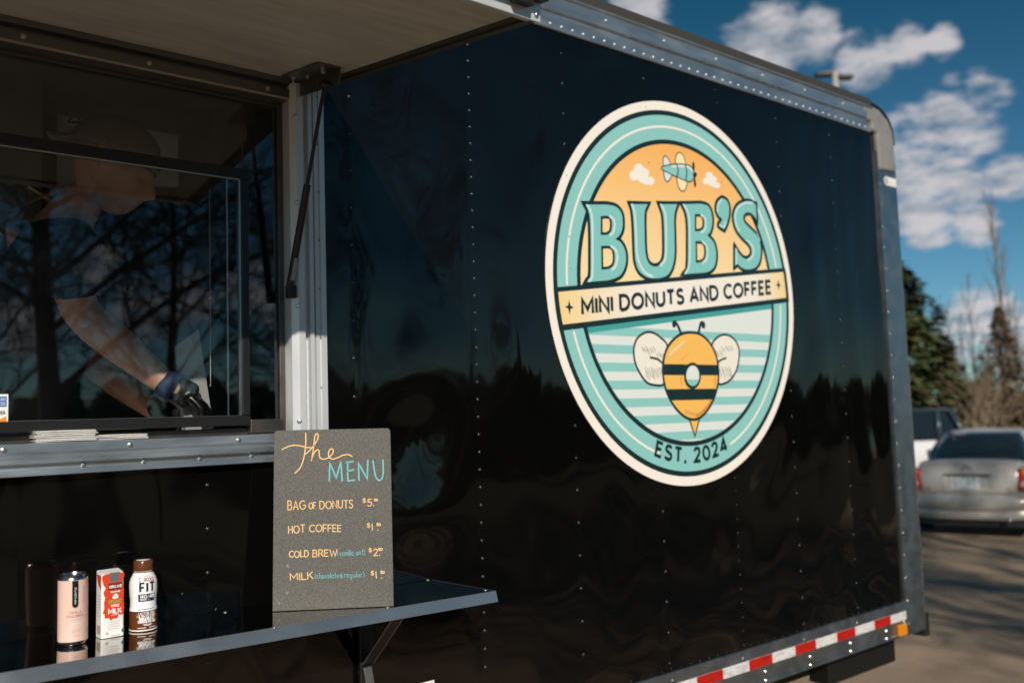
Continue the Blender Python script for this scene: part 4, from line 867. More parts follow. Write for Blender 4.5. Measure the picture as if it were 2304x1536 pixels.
M['bottle_white'] = mat('glossy_white_sleeve', (.76, .74, .74), .16); M['bottle_brown'] = mat('chocolate_brown', (.105, .034, .010), .2); M['bottle_navy'] = mat('navy_print', (.010, .025, .055), .25); M['bottle_maroon'] = mat('maroon_print', (.26, .02, .03), .3)
e1, e2 = SP(293, 1416), SP(352, 1415); bc = (e1 + e2) / 2; bc.z = shz(bc.x, bc.y) + .0005; RB = .0292
BT = thing('milk_bottle', 'white and brown chocolate milk bottle with a brown cap, rightmost drink on the shelf', 'bottle', tuple(bc))
prof = [(0, .0265), (.002, .0285), (.006, RB), (.030, RB), (.044, .0285), (.054, .0272), (.066, .0272), (.078, .0285), (.092, RB), (.104, .0288), (.112, .0265), (.119, .0230), (.125, .0200)]
def rb(z):
    for (a, r_a), (b, r_b) in zip(prof, prof[1:]):
        if a <= z <= b: t = (z - a) / (b - a); return r_a + (r_b - r_a) * (t * t * (3 - 2 * t))
    return prof[-1][1]
zs = [i * .125 / 60 for i in range(61)]
mb = MB(); mb.lathe(bc, [(rb(z), z) for z in zs if z <= .0436], 44); mb.build('lower_sleeve', 'bottle_brown', BT, smooth=40)
mb = MB(); mb.lathe(bc, [(rb(z), z) for z in zs if z >= .0433], 44); mb.build('upper_sleeve', 'bottle_white', BT, smooth=40)
mb = MB(); mb.lathe(bc, [(.0255, .0002), (.0292, .002), (.0294, .0042), (.028, .005)], 40); mb.build('base_ring', 'cream', BT, smooth=40)
cap = MB(); cap.lathe(bc, [(.0195, .1255), (.0215, .126), (.0218, .130), (.0205, .1305), (.0205, .148), (.0190, .1505), (.0165, .1508)], 40); cap = cap.build('cap', 'bottle_brown', BT, smooth=35)
mb = MB(); mb.lathe(bc, [(.0150, .1509), (.0152, .1513), (.002, .1513)], 24); mb.build('cap_top', 'ice', cap, smooth=True)
tb = facing(bc) + .28
def BF(k): return lambda a, b: V(bc.x + (rb(b) + .0004 + .0003 * k) * math.cos(tb + a / RB), bc.y + (rb(b) + .0004 + .0003 * k) * math.sin(tb + a / RB), bc.z + b)
mb = MB(); mb.mi = 0; write(mb, 'DARIGOLD', (-.0165, .1075), (.0165, .1075), .0068, .00055, BF(0), step=.003)
mb.ribbon([(-.006, .1165), (-.002, .1185), (.001, .1175), (.004, .1190), (.008, .1170)], .0004, BF(0))
mb.mi = 1; write(mb, 'FIT', (-.0145, .0855), (.0165, .0855), .0185, .0022, BF(0), gap=.35, step=.003)
for i in range(8):
    a0 = -.019 + .038 * i / 8; a1 = a0 + .038 / 8
    for (z0, z1) in ((.0645, .0725), (.0725, .0805)): mb.add([BF(0)(a0, z0), BF(0)(a1, z0), BF(0)(a1, z1), BF(0)(a0, z1)], [(0, 1, 2, 3)])
mb.mi = 2; write(mb, '14G', (-.0150, .0720), (-.0010, .0720), .0066, .0008, BF(1), step=.003); write(mb, '40%', (.0050, .0720), (.0170, .0720), .0066, .0008, BF(1), step=.003); write(mb, 'PROTEIN', (-.0150, .0672), (-.0010, .0672), .0030, .0004, BF(1)); mb.ribbon([(.005, .0686), (.016, .0686)], .0008, BF(1)); mb.ribbon([(.0025, .066), (.0025, .079)], .0002, BF(1))
mb.mi = 1; mb.ribbon(dense([(-.020, .0475), (.018, .0485)], .003), .0006, BF(0))
mb.mi = 2
for t_, z, x0, x1, h in (('LACTOSE FREE', .0370, -.018, .018, .0046), ('ULTRA-FILTERED', .0312, -.019, .019, .0046), ('REDUCED FAT', .0254, -.016, .016, .0046), ('CHOCOLATE MILK', .0196, -.019, .019, .0046)):
    write(mb, t_, (x0, z), (x1, z), h, .00042 if z > .03 else .0007, BF(0), step=.003)
for z, x0, x1 in ((.0160, -.008, .010), (.0138, -.006, .008), (.0088, -.020, -.003), (.0088, .004, .020)): mb.ribbon(dense([(x0, z), (x1, z)], .003), .0006, BF(0))
mb.mi = 3
for a in (-.5, 0, .5): mb.ribbon([(-.0205, .035 + a * .004), (-.0225, .035 + a * .009)], .0004, BF(0))
mb.build('label_print', ['bottle_maroon', 'bottle_navy', 'bottle_white', 'honey_dk'], BT)
mb = MB(); mb.mi = 0
for k in range(14):
    a = facing(bc) - .9 + k * .13; c0 = V(math.cos(a), math.sin(a), 0); mb.box(bc + c0 * .0219 + V(-.0006, -.0006, .1272), bc + c0 * .0219 + V(.0006, .0006, .1286))
mb.build('cap_lettering', 'bottle_white', cap, kind='stuff')

# ------------------------------------------------------------------ napkins, chain, bag
def napkins(label, x0, x1, yc, n, fan, seed, wd):
    t = thing('napkin_stack', label, 'napkins', ((x0 + x1) / 2, yc, 1.8765)); rnd = random.Random(seed)
    c0 = None
    for i in range(n):
        mb = MB(); z = 1.8768 + i * .0022; a = R(fan * (i - n / 2) / n + rnd.uniform(-1.5, 1.5)); sh_ = rnd.uniform(-.004, .004)
        rot = Matrix.Rotation(a, 3, 'Z'); c = V((x0 + x1) / 2 + sh_, yc, z)
        k = 8; cv = rnd.uniform(.0006, .0016)
        up = []; lo = []
        for yy in (-wd / 2, wd / 2):
            for q in range(k + 1):
                u = q / k; px = x0 + (x1 - x0) * u + sh_; zz2 = z + cv * math.sin(u * PI) * (1 if i % 2 else .5)
                up.append(rot @ (V(px, yc + yy, zz2 + .0012) - c) + c); lo.append(rot @ (V(px, yc + yy, zz2) - c) + c)
        vs = up + lo; o = 2 * (k + 1); fs = []
        for q in range(k): fs += [(q, q + 1, k + 2 + q, k + 1 + q), (o + q, o + k + 1 + q, o + k + 2 + q, o + q + 1), (q, o + q, o + q + 1, q + 1), (k + 1 + q, k + 2 + q, o + k + 2 + q, o + k + 1 + q)]
        fs += [(0, k + 1, o + k + 1, o), (k, o + k, o + 2 * k + 1, 2 * k + 1)]
        mb.add(vs, fs); mb.build('napkin', 'paper', t)
napkins('stack of white napkins lying on the left of the window sill', .462, .585, -.004, 11, 6, 1, .05)
napkins('low fanned pile of white napkins beside the taller stack on the window sill', .588, .695, -.006, 5, 14, 2, .045)
CH = thing('bead_chain', 'silver bead pull chain hanging behind the serving window glass', 'chain', (.878, .06, 2.0))
mb = MB(); z = 2.0
while z < 2.50:
    mb.lathe((.878, .06, z - .0024), [(.0006, 0), (.0022, .0012), (.0024, .0024), (.0022, .0036), (.0006, .0048)], 6); z += .0062
mb.build('beads', 'screw', CH, smooth=True, kind='stuff')
mb = MB(); mb.lathe((.877, .059, 2.215), [(.001, 0), (.005, .003), (.005, .010), (.001, .013)], 10); mb.build('clasp', 'screw', CH, smooth=True)
M['bagp'] = mat('bag_paper', (.34, .335, .32), .7, var=(30, (.28, .275, .265), .4, .7))
PB = thing('paper_bag', 'small white paper bag standing inside the window beside the worker\'s hand', 'paper bag', (.87, .17, 1.836))
mb = MB(); q = [at(478, 905, 1, .15), at(476, 880, 1, .15), at(448, 742, 1, .16), at(403, 770, 1, .17), at(440, 880, 1, .17)]
b0 = V(.855, .15, 1.8365); mb.hexa([b0, b0 + V(.07, -.01, 0), b0 + V(.075, .045, 0), b0 + V(.005, .05, 0), V(.825, .165, 2.105), V(.882, .150, 2.150), V(.886, .165, 2.148), V(.830, .18, 2.102)])
mb.build('bag', 'bagp', PB)
# ------------------------------------------------------------------ the worker behind the glass
M['skin'] = mat('skin', (.50, .26, .17), .5, var=(14, (.43, .215, .14), .4, .7)); M['shirt'] = mat('dark_shirt', (.010, .010, .013), .85, bump=(120, .2, .003)); M['capcloth'] = mat('khaki_cap', (.17, .14, .105), .85, bump=(160, .2, .002)); M['glove'] = mat('black_nitrile', (.0045, .0045, .005), .30, spec=.4, bump=(45, .35, .004))
M['stubble'] = mat('stubble', (.36, .20, .14), .7); M['hair'] = mat('dark_hair', (.03, .018, .012), .8); M['cuff'] = mat('blue_cuff', (.007, .016, .055), .6); M['eyew'] = mat('eye', (.5, .47, .45), .25); M['iris'] = mat('iris', (.03, .02, .012), .2)
def skinmesh(verts, edges, radii, sub=2, root=0, remesh=None, extra=()):
    me = bpy.data.meshes.new('tmp'); me.from_pydata([tuple(v) for v in verts], edges, []); o = bpy.data.objects.new('tmp', me); COL.objects.link(o)
    o.modifiers.new('s', 'SKIN'); 
    for i, r_ in enumerate(radii):
        rr2 = r_ if hasattr(r_, '__len__') else (r_, r_); me.skin_vertices[0].data[i].radius = rr2; me.skin_vertices[0].data[i].use_root = (i == root)
    o.modifiers['s'].use_smooth_shade = True
    u = o.modifiers.new('u', 'SUBSURF'); u.levels = sub; u.render_levels = sub
    dg = bpy.context.evaluated_depsgraph_get(); r2 = bpy.data.meshes.new_from_object(o.evaluated_get(dg)); bpy.data.objects.remove(o); bpy.data.meshes.remove(me)
    vs = [v.co.copy() for v in r2.vertices]; fs = [tuple(p.vertices) for p in r2.polygons]; bpy.data.meshes.remove(r2); return vs, fs
def fuse(name, chunks, mat_, parent, vox=.006, inv=None, smooth_it=2):
    vs = []; fs = []
    for v, f in chunks: b = len(vs); vs += v; fs += [tuple(i + b for i in q) for q in f]
    me = bpy.data.meshes.new('tmp'); me.from_pydata([tuple(v) for v in vs], [], fs); o = bpy.data.objects.new('tmp', me); COL.objects.link(o)
    r_ = o.modifiers.new('r', 'REMESH'); r_.mode = 'VOXEL'; r_.voxel_size = vox; r_.use_smooth_shade = True
    s_ = o.modifiers.new('s', 'SMOOTH'); s_.iterations = smooth_it; s_.factor = .5
    dg = bpy.context.evaluated_depsgraph_get(); r2 = bpy.data.meshes.new_from_object(o.evaluated_get(dg)); bpy.data.objects.remove(o); bpy.data.meshes.remove(me)
    r2.name = name; r2.transform(inv_of(parent)); r2.materials.clear(); r2.materials.append(M[mat_]); r2.polygons.foreach_set('use_smooth', [True] * len(r2.polygons))
    ob = bpy.data.objects.new(name, r2); COL.objects.link(ob); ob.parent = parent; return ob
HC = V(.700, .270, 2.585)                                # head centre; face looks along +x, down and a little out
fx_ = (V(.80, -.30, -.42)).normalized(); fl = V(0, 0, 1).cross(fx_).normalized(); fz = fx_.cross(fl).normalized()
def hd_(x, y, z): return HC + fx_ * x + fl * y + fz * z
P_ = thing('person', 'person in a backwards khaki cap and dark shirt leaning forward behind the serving window', 'person', (.50, .60, .935))
def gs(v, s_): return math.exp(-(v / s_) ** 2)
def headpt(u, v):                                        # u longitude from face, v latitude
    a = (u - .5) * 2 * PI; b = (v - .5) * PI; dx, dy, dz = math.cos(b) * math.cos(a), math.cos(b) * math.sin(a), math.sin(b)
    x = .098 * dx; y = .076 * dy; z = .118 * dz
    if dz < 0: k = -dz; y *= 1 - .20 * k * k; x += .030 * k * (1 if dx > -.2 else .2); x *= 1 if dx > 0 else 1 - .30 * k
    f = max(0, dx) ** 2
    x += f * (.030 * gs(y, .013) * (gs(z + .030, .018) + .65 * gs(z + .008, .022))   # nose
              + .010 * gs(z - .022, .014) * gs(abs(y) - .022, .028)                    # brow
              - .011 * gs(z - .002, .013) * gs(abs(y) - .032, .015)                    # eye sockets
              + .011 * gs(z + .062, .008) * gs(y, .027) + .010 * gs(z + .079, .008) * gs(y, .022) - .004 * gs(z + .071, .004) * gs(y, .024)
              + .015 * gs(z + .104, .018) * gs(y, .028))
    y += math.copysign(1, dy) * .006 * gs(z + .015, .02) * gs(x - .055, .03)
    return hd_(x, y, z)
mb = MB(); mb.grid(64, 48, lambda a, b: headpt(a, b)); head = (mb.v, mb.f)
sp_ = [V(.46, .62, 1.50), V(.47, .61, 1.66), V(.49, .58, 1.86), V(.52, .53, 2.08), V(.555, .475, 2.28), V(.598, .43, 2.40), V(.632, .365, 2.475), V(.668, .305, 2.535)]
rad = [(.17, .13), (.165, .125), (.165, .12), (.162, .112), (.165, .105), (.10, .085), (.062, .060), (.056, .056)]
ver = list(sp_); edg = [(i, i + 1) for i in range(7)]
shR, elR, wrR, hR = V(.585, .245, 2.36), dp(176, 700, 2.33), dp(372, 862, 2.32), dp(418, 893, 2.33)
shL, elL, wrL, hL = V(.60, .63, 2.33), V(.76, .66, 2.10), V(.86, .47, 1.96), V(.875, .42, 1.935)
k0 = len(ver); ver += [shR, shR.lerp(elR, .5), elR, elR.lerp(wrR, .35), elR.lerp(wrR, .75), wrR, hR]; rad += [.066, .056, .049, .052, .041, (.030, .034), (.028, .034)]; edg += [(4, k0)] + [(k0 + i, k0 + i + 1) for i in range(6)]
k1 = len(ver); ver += [shL, shL.lerp(elL, .5), elL, elL.lerp(wrL, .35), elL.lerp(wrL, .75), wrL, hL]; rad += [.066, .056, .049, .052, .041, (.030, .034), (.028, .034)]; edg += [(4, k1)] + [(k1 + i, k1 + i + 1) for i in range(6)]
for s_ in (-1, 1):                                       # legs down to the trailer floor
    k2 = len(ver); ver += [V(.46 - .02 * s_, .62 + .10 * s_, 1.44), V(.47, .63 + .11 * s_, 1.20), V(.45, .64 + .11 * s_, .99), V(.50, .61 + .12 * s_, .965)]; rad += [.095, .066, .044, .036]; edg += [(0, k2), (k2, k2 + 1), (k2 + 1, k2 + 2), (k2 + 2, k2 + 3)]
body = skinmesh(ver, edg, rad)
def ear(s_):
    mb = MB()
    pts = [(-.012, -.020), (-.004, -.030), (.004, -.022), (.008, -.006), (.010, .012), (.004, .026), (-.010, .030), (-.022, .022), (-.026, .004), (-.020, -.012)]
    mb.tube([hd_(-.004 + p[0], s_ * .078, p[1] + .006) + fl * (s_ * .004 * (1 + (p[0] < -.01))) for p in sm(pts, True, 3)], .0065, 8)
    mb.tube([hd_(-.006, s_ * .072, .006), hd_(-.010, s_ * .079, .006)], [.018, .014], 10); mb.tube([hd_(-.010, s_ * .080, .015), hd_(-.006, s_ * .081, .0), hd_(-.002, s_ * .078, -.012)], .005, 8); return mb.v, mb.f
def finger(base, d1, d2, d3, l, r_):
    a = base; b = a + d1.normalized() * l * .45; c = b + d2.normalized() * l * .32; d = c + d3.normalized() * l * .23
    return skinmesh([a - d1.normalized() * .014, a, b, c, d], [(0, 1), (1, 2), (2, 3), (3, 4)], [r_, r_ * 1.02, r_ * .98, r_ * .88, r_ * .7], 2)
HS = 1.0
def hand(wr, fwd, up, side):                             # side: towards the thumb
    ch_ = []
    c = wr + fwd * .062
    ch_.append(skinmesh([wr - fwd * .012, wr + fwd * .02, wr + fwd * .055, wr + fwd * .085], [(0, 1), (1, 2), (2, 3)], [(a * HS, b * HS) for a, b in ((.027, .032), (.024, .034), (.019, .040), (.015, .038))], 2))
    for i, (o_, l) in enumerate(((.030, .072), (.010, .080), (-.011, .076), (-.030, .060))):
        b = wr + fwd * (.086 - abs(i - 1.2) * .004) + side * o_; ch_.append(finger(b, fwd * 1 - up * .25 + side * o_ * 3, fwd * .8 - up * .75, fwd * .45 - up * 1, l * (.9 + .1 * HS), .0098 * HS))
    ch_.append(finger(wr + fwd * .035 + side * .034, side * .75 + fwd * .75 - up * .2, fwd * 1 + side * .25 - up * .35, fwd * 1 - up * .5, .064, .0112 * HS)); return ch_
fR = (dp(505, 935, 2.345) - wrR).normalized(); upR = V(.25, -.2, 1); upR = (upR - fR * upR.dot(fR)).normalized(); sdR = fR.cross(upR).normalized(); sdR = sdR if sdR.y > 0 else -sdR
fL = V(.55, -.8, -.25).normalized(); upL = V(0, 0, 1); upL = (upL - fL * upL.dot(fL)).normalized(); sdL = fL.cross(upL).normalized(); sdL = sdL if sdL.x < 0 else -sdL
HS = .80
hands = hand(wrR, fR, upR, sdR) + hand(wrL, fL, upL, sdL)
fuse('body', [head, body, ear(1), ear(-1)] + hands, 'skin', P_, .0065)
HS = 1.0
def inflate(chunks, d):
    out = []
    for v, f in chunks:
        me = bpy.data.meshes.new('t'); me.from_pydata([tuple(q) for q in v], [], f); me.update(); out.append(([x.co + x.normal * d for x in me.vertices], f)); bpy.data.meshes.remove(me)
    return out
gl = inflate(hand(wrR, fR, upR, sdR), .0022); gl += [skinmesh([wrR - fR * .022, wrR + fR * .02], [(0, 1)], [(.040, .043), (.032, .042)], 2)]; fuse('glove', gl, 'glove', P_, .0045)
mb = MB(); mb.tube([wrR - (wrR - elR).normalized() * .004, wrR + fR * .012, wrR + fR * .028], [.042, .0415, .040], 24); mb.build('glove_cuff', 'cuff', P_, smooth=True)
gl = inflate(hand(wrL, fL, upL, sdL), .0022); fuse('glove', gl, 'glove', P_, .005)
sv = sp_[:5] + [V(.604, .418, 2.41), shR + V(0, 0, .005), shR.lerp(elR, .5), shR.lerp(elR, .86), shL, shL.lerp(elL, .5), shL.lerp(elL, .85)]
shirt = skinmesh(sv, [(0, 1), (1, 2), (2, 3), (3, 4), (4, 5), (4, 6), (6, 7), (7, 8), (4, 9), (9, 10), (10, 11)], [(.185, .145), (.182, .142), (.186, .142), (.215, .160), (.222, .155), (.108, .100), .086, .075, .068, .118, .086, .074]); fuse('shirt', [shirt], 'shirt', P_, .0055, smooth_it=8)
def capy(u, v):
    a = u * 2 * PI; b = v * PI / 2; rx, ry, rz_ = .118, .092, .110
    return hd_(-.006 + rx * math.cos(b) * math.cos(a), ry * math.cos(b) * math.sin(a), .018 + rz_ * math.sin(b) ** .9 + .010 * math.cos(a) * (1 - v))
mb = MB(); nu, nv = 48, 12
mb.v = [capy(i / nu, j / nv) for j in range(nv + 1) for i in range(nu + 1)]
for j in range(nv):
    for i in range(nu):
        a = ((i + .5) / nu) * 2 * PI; a = a if a < PI else a - 2 * PI
        if abs(a) < .52 and 1 <= j < 6 - 7 * abs(a): continue        # strap opening over the forehead
        k = j * (nu + 1) + i; mb.f.append((k, k + 1, k + nu + 2, k + nu + 1)); mb.m.append(0)
cp = mb.build('cap', 'capcloth', P_, smooth=True); s_ = cp.modifiers.new('t', 'SOLIDIFY'); s_.thickness = .003
mb = MB(); mb.grid(14, 6, lambda a, b: hd_(-.095 - .075 * b * math.cos((a - .5) * 2.2), .078 * math.sin((a - .5) * 2.6), .030 - .03 * b - .018 * (2 * a - 1) ** 2)); brm = mb.build('brim', 'capcloth', cp, smooth=True); s_ = brm.modifiers.new('t', 'SOLIDIFY'); s_.thickness = .004
mb = MB(); mb.lathe(hd_(-.006, 0, .128), [(.007, 0), (.006, .004), (.001, .006)], 10); mb.build('button', 'capcloth', cp, smooth=True)
mb = MB(); mb.grid(30, 12, lambda a, b: headpt(.5 + (a - .5) * .98, .09 + .20 * b) + (headpt(.5 + (a - .5) * .98, .09 + .20 * b) - HC).normalized() * .0022)
mb = MB(); bp2 = lambda a, b: headpt(.5 + (a - .5) * .62, .06 + (.20 + .10 * abs(2 * a - 1) ** 2) * b)
mb.grid(36, 14, lambda a, b: bp2(a, b) + (bp2(a, b) - HC).normalized() * (.0035 * math.sin(PI * b) ** .5 * math.sin(PI * a) ** .4 - .001)); mb.build('beard', 'stubble', P_, smooth=True)
mb2 = MB()
for s_ in (-1, 1):
    mb2.lathe(hd_(.074, s_ * .031, .001) - fz * .010, [(.001, 0), (.008, .003), (.0105, .010), (.008, .017), (.001, .020)], 14, tuple(fz))
mb2.build('eyes', 'eyew', P_, smooth=True)
mb3 = MB()
for s_ in (-1, 1): mb3.tube([hd_(.093, s_ * .016, .022), hd_(.095, s_ * .030, .027), hd_(.085, s_ * .046, .021)], [.003, .004, .002], 6)
mb3.build('eyebrows', 'hair', P_, smooth=True)
# ------------------------------------------------------------------ cars
M['car_silver'] = mat('silver_beige_paint', (.50, .46, .415), .3, .3, coat=.6); M['car_white'] = mat('white_paint', (.72, .70, .70), .25, coat=.6); M['car_dark'] = mat('dark_blue_paint', (.035, .05, .065), .3, coat=.6)
M['car_glass'] = mat('tinted_glass', (.012, .018, .02), .05, 0, spec=.8); M['tyre'] = mat('tyre_rubber', (.018, .018, .018), .8); M['lens_red'] = mat('red_lens', (.45, .02, .012), .12, coat=.5); M['lens_clear'] = mat('clear_lens', (.6, .58, .55), .1, coat=.5); M['chrome'] = mat('chrome', (.75, .74, .72), .12, 1); M['black_trim'] = mat('black_trim', (.02, .02, .02), .5)
M['plate'] = mat('licence_plate', (.74, .78, .78), .4, var=(26, (.30, .42, .42), .45, .62)); M['plate_ink'] = mat('plate_ink', (.10, .13, .26), .5)
def loft(mb, secs, n=24, e=2.6):                         # secs: x, z low, z high, half width
    for (x, z0, z1, hw) in secs:
        c, h = (z0 + z1) / 2, (z1 - z0) / 2
        for k in range(n):
            a = 2 * PI * k / n; ca, sa = math.cos(a), math.sin(a)
            mb.v.append(V(x, hw * math.copysign(abs(ca) ** (2 / e), ca), c + h * math.copysign(abs(sa) ** (2 / e), sa)))
    b = 0; fs = []
    for i in range(len(secs) - 1):
        for k in range(n): p = i * n + k; q = i * n + (k + 1) % n; fs.append((q, p, p + n, q + n))
    fs.append(tuple(range(n))); fs.append(tuple(range(len(secs) * n - 1, (len(secs) - 1) * n - 1, -1))); mb.f += fs; mb.m += [0] * len(fs)
def cabin(mb, bot, topr, n=7):                           # rows: (x, half width, z) bottom and top outlines
    ring = lambda rows: [V(x, w_, z) for x, w_, z in rows] + [V(x, -w_, z) for x, w_, z in reversed(rows)]
    a, b = ring(bot), ring(topr); m_ = len(a); mb.add(a + b, [(i, (i + 1) % m_, (i + 1) % m_ + m_, i + m_) for i in range(m_)] + [tuple(range(m_, 2 * m_))])
def wheels(root, xs, hw, r_):
    for x in xs:
        for s_ in (-1, 1):
            mb = MB(); mb.lathe((x, s_ * hw, r_), [(r_ * .62, -.10), (r_ * .95, -.10), (r_, -.07), (r_, .07), (r_ * .95, .10), (r_ * .62, .10)], 24, (0, 1, 0)); wh = mb.build('wheel', 'tyre', root, smooth=40)
            mb = MB(); mb.lathe((x, s_ * hw, r_), [(r_ * .62, -.085), (r_ * .55, -.092), (r_ * .2, -.07), (r_ * .2, .07), (r_ * .55, .092), (r_ * .62, .085)], 20, (0, 1, 0)); mb.build('rim', 'chrome', wh, smooth=40)
hdg = R(90 - 75)
SD = thing('sedan', 'silver beige sedan seen from behind on the open asphalt beyond the trailer', 'car', (13.25, 3.88, 0), hdg); local_root(SD)
mb = MB(); loft(mb, [(.035, .46, .84, .58), (.06, .40, .93, .72), (.13, .33, .985, .81), (.30, .29, 1.015, .87), (.6, .26, 1.03, .893), (1.1, .24, 1.02, .90), (2.0, .23, 1.0, .905), (3.3, .23, .985, .905), (4.1, .26, .92, .885), (4.6, .32, .80, .80), (4.82, .40, .66, .66)], 32, 2.9); sb = mb.build('body', 'car_silver', SD, smooth=60)
LV = [(.42, 3.85, .82, .97), (.62, 3.60, .79, 1.07), (.92, 3.22, .735, 1.20), (1.20, 2.88, .665, 1.32), (1.42, 2.62, .585, 1.405), (1.58, 2.48, .49, 1.442), (1.75, 2.30, .34, 1.462), (1.95, 2.1, .12, 1.470)]
def lv(t):
    i = min(int(t * 7), 6); f = t * 7 - i; return [LV[i][k] + (LV[i + 1][k] - LV[i][k]) * f for k in range(4)]
EX = 3.0
mb = MB(); nk = 48
for t in range(29):
    xa, xb, hw, z = lv(t / 28)
    for k in range(nk):
        an = 2 * PI * k / nk; ca, sa = math.cos(an), math.sin(an); mb.v.append(V((xa + xb) / 2 + (xb - xa) / 2 * math.copysign(abs(ca) ** (2 / EX), ca), hw * math.copysign(abs(sa) ** (2 / EX), sa), z))
mb.f = [(t * nk + k, t * nk + (k + 1) % nk, (t + 1) * nk + (k + 1) % nk, (t + 1) * nk + k) for t in range(28) for k in range(nk)] + [tuple(range(28 * nk, 29 * nk))]; mb.m = [0] * len(mb.f)
mb.build('cabin', 'car_silver', SD, smooth=60)
def rearp(a, t, s_=-1):
    xa, xb, hw, z = lv(t); y = a * hw; return V((xa + xb) / 2 + s_ * ((xb - xa) / 2 * (1 - abs(a) ** EX) ** (1 / EX) + .012), y, z + .006)
def sidep(c, t, s_):
    xa, xb, hw, z = lv(t); return V((xa + xb) / 2 + (xb - xa) / 2 * c, s_ * (hw * (1 - abs(c) ** EX) ** (1 / EX) + .010), z)
def pane(fn):
    mb = MB(); mb.grid(14, 8, fn); o = mb.build('window', 'car_glass', SD, smooth=True); q = o.modifiers.new('t', 'SOLIDIFY'); q.thickness = .006
pane(lambda a, b: rearp((2 * a - 1) * .86, .05 + .52 * b)); pane(lambda a, b: rearp((2 * a - 1) * .86, .05 + .52 * b, 1))
for s_ in (-1, 1):
    pane(lambda a, b: sidep(-.66 + .62 * a + .10 * b * (1 - a), .10 + .44 * b, s_)); pane(lambda a, b: sidep(.02 + .66 * a - .10 * b * a, .10 + .44 * b, s_))
TP = [(-.035, .62, .60), (-.045, .70, .615), (-.042, .80, .63), (-.025, .90, .645), (.015, .975, .655), (.10, 1.025, .655), (.30, 1.050, .64), (.50, 1.052, .62)]
def tsurf(a, b):
    i = min(int(b * 7), 6); f = b * 7 - i; x, z, hw = [TP[i][k] + (TP[i + 1][k] - TP[i][k]) * f for k in range(3)]; y = (2 * a - 1) * hw
    rc = .034 if (.27 < a < .70 and .10 < b < .36) else 0
    return V(x + .075 * (y / .65) ** 2 + rc, y, z - .03 * (y / .65) ** 2 * min(1, b * 2))
tr_ = MB(); tr_.grid(32, 28, tsurf); tl = tr_.build('trunk_lid', 'car_silver', SD, smooth=60); q = tl.modifiers.new('t', 'SOLIDIFY'); q.thickness = .02
mb = MB(); loft(mb, [(-.125, .46, .55, .42), (-.11, .40, .595, .62), (-.06, .35, .612, .77), (.04, .31, .62, .865), (.20, .29, .62, .905), (.45, .28, .60, .912)], 28, 2.8); mb.build('rear_bumper', 'car_silver', SD, smooth=60)
mb = MB(); loft(mb, [(-.07, .27, .42, .55), (-.04, .24, .43, .74), (.2, .22, .43, .87)], 20, 3.5); mb.build('bumper_valance', 'car_silver', SD, smooth=60)
mb = MB(); mb.box((.02, -.80, .16), (.9, .80, .28)); mb.build('underbody', 'black_trim', SD)
for s_ in (-1, 1):
    mb = MB(); mb.grid(10, 6, lambda a, b: V(-.005 + .045 * a + .30 * a ** 2.4 + .05 * b, s_ * (.625 + .02 * b + .265 * math.sin(a * PI / 2)), .665 + .30 * b - .02 * a)); tlm = mb.build('tail_light', 'lens_red', SD, smooth=60); q = tlm.modifiers.new('t', 'SOLIDIFY'); q.thickness = .03; q.offset = 0
    mb = MB(); mb.lathe((.015, s_ * .70, .735), [(.050, 0), (.042, .012), (.001, .018)], 14, (-1, .25 * s_, 0)); mb.build('reversing_lens', 'lens_clear', tlm, smooth=True)
    mb = MB(); mb.lathe((.035, s_ * .72, .90), [(.052, 0), (.045, .012), (.001, .018)], 14, (-1, .25 * s_, 0)); mb.build('turn_lens', 'amber', tlm, smooth=True)
mb = MB(); mb.box((-.018, -.272, .655), (.004, .265, .672)); mb.box((-.018, -.272, .838), (.004, .265, .852)); mb.build('plate_recess', 'black_trim', SD)
pl = MB(); pl.box((-.044, -.152, .678), (-.030, .152, .835)); pl = pl.build('licence_plate', 'plate', SD, bevel=.004)
mb = MB(); mb.box((-.044, .165, .668), (-.020, .235, .842)); mb.build('plate_light', 'lens_clear', SD, bevel=.01)
mb = MB(); mb.box((-.062, -.30, .862), (-.03, .30, .886)); mb.build('trunk_handle', 'chrome', SD, bevel=.006)
mb = MB(); mb.lathe((-.012, 0, .950), [(.055, 0), (.052, .008), (.04, .010), (.038, .004), (.001, .004)], 20, (-1, 0, .4)); mb.box((-.024, -.075, .943), (-.014, .075, .957)); mb.build('badge', 'chrome', SD, smooth=40)
for y in (.47, -.46):
    mb = MB(); mb.box((-.020, y - .07, .655), (.05, y + .07, .678)); mb.build('badge', 'chrome', SD, bevel=.004)
mb = MB(); mb.tube([V(-.09, -.50, .262), V(.25, -.50, .262)], .035, 12); mb.build('exhaust', 'chrome', SD, smooth=True)
for s_ in (-1, 1):
    mb = MB(); mb.box((2.6, s_ * .93, .98), (2.75, s_ * 1.05, 1.10)); mb.build('wing_mirror', 'car_silver', SD, bevel=.02)
wheels(SD, (.98, 3.75), .78, .325)

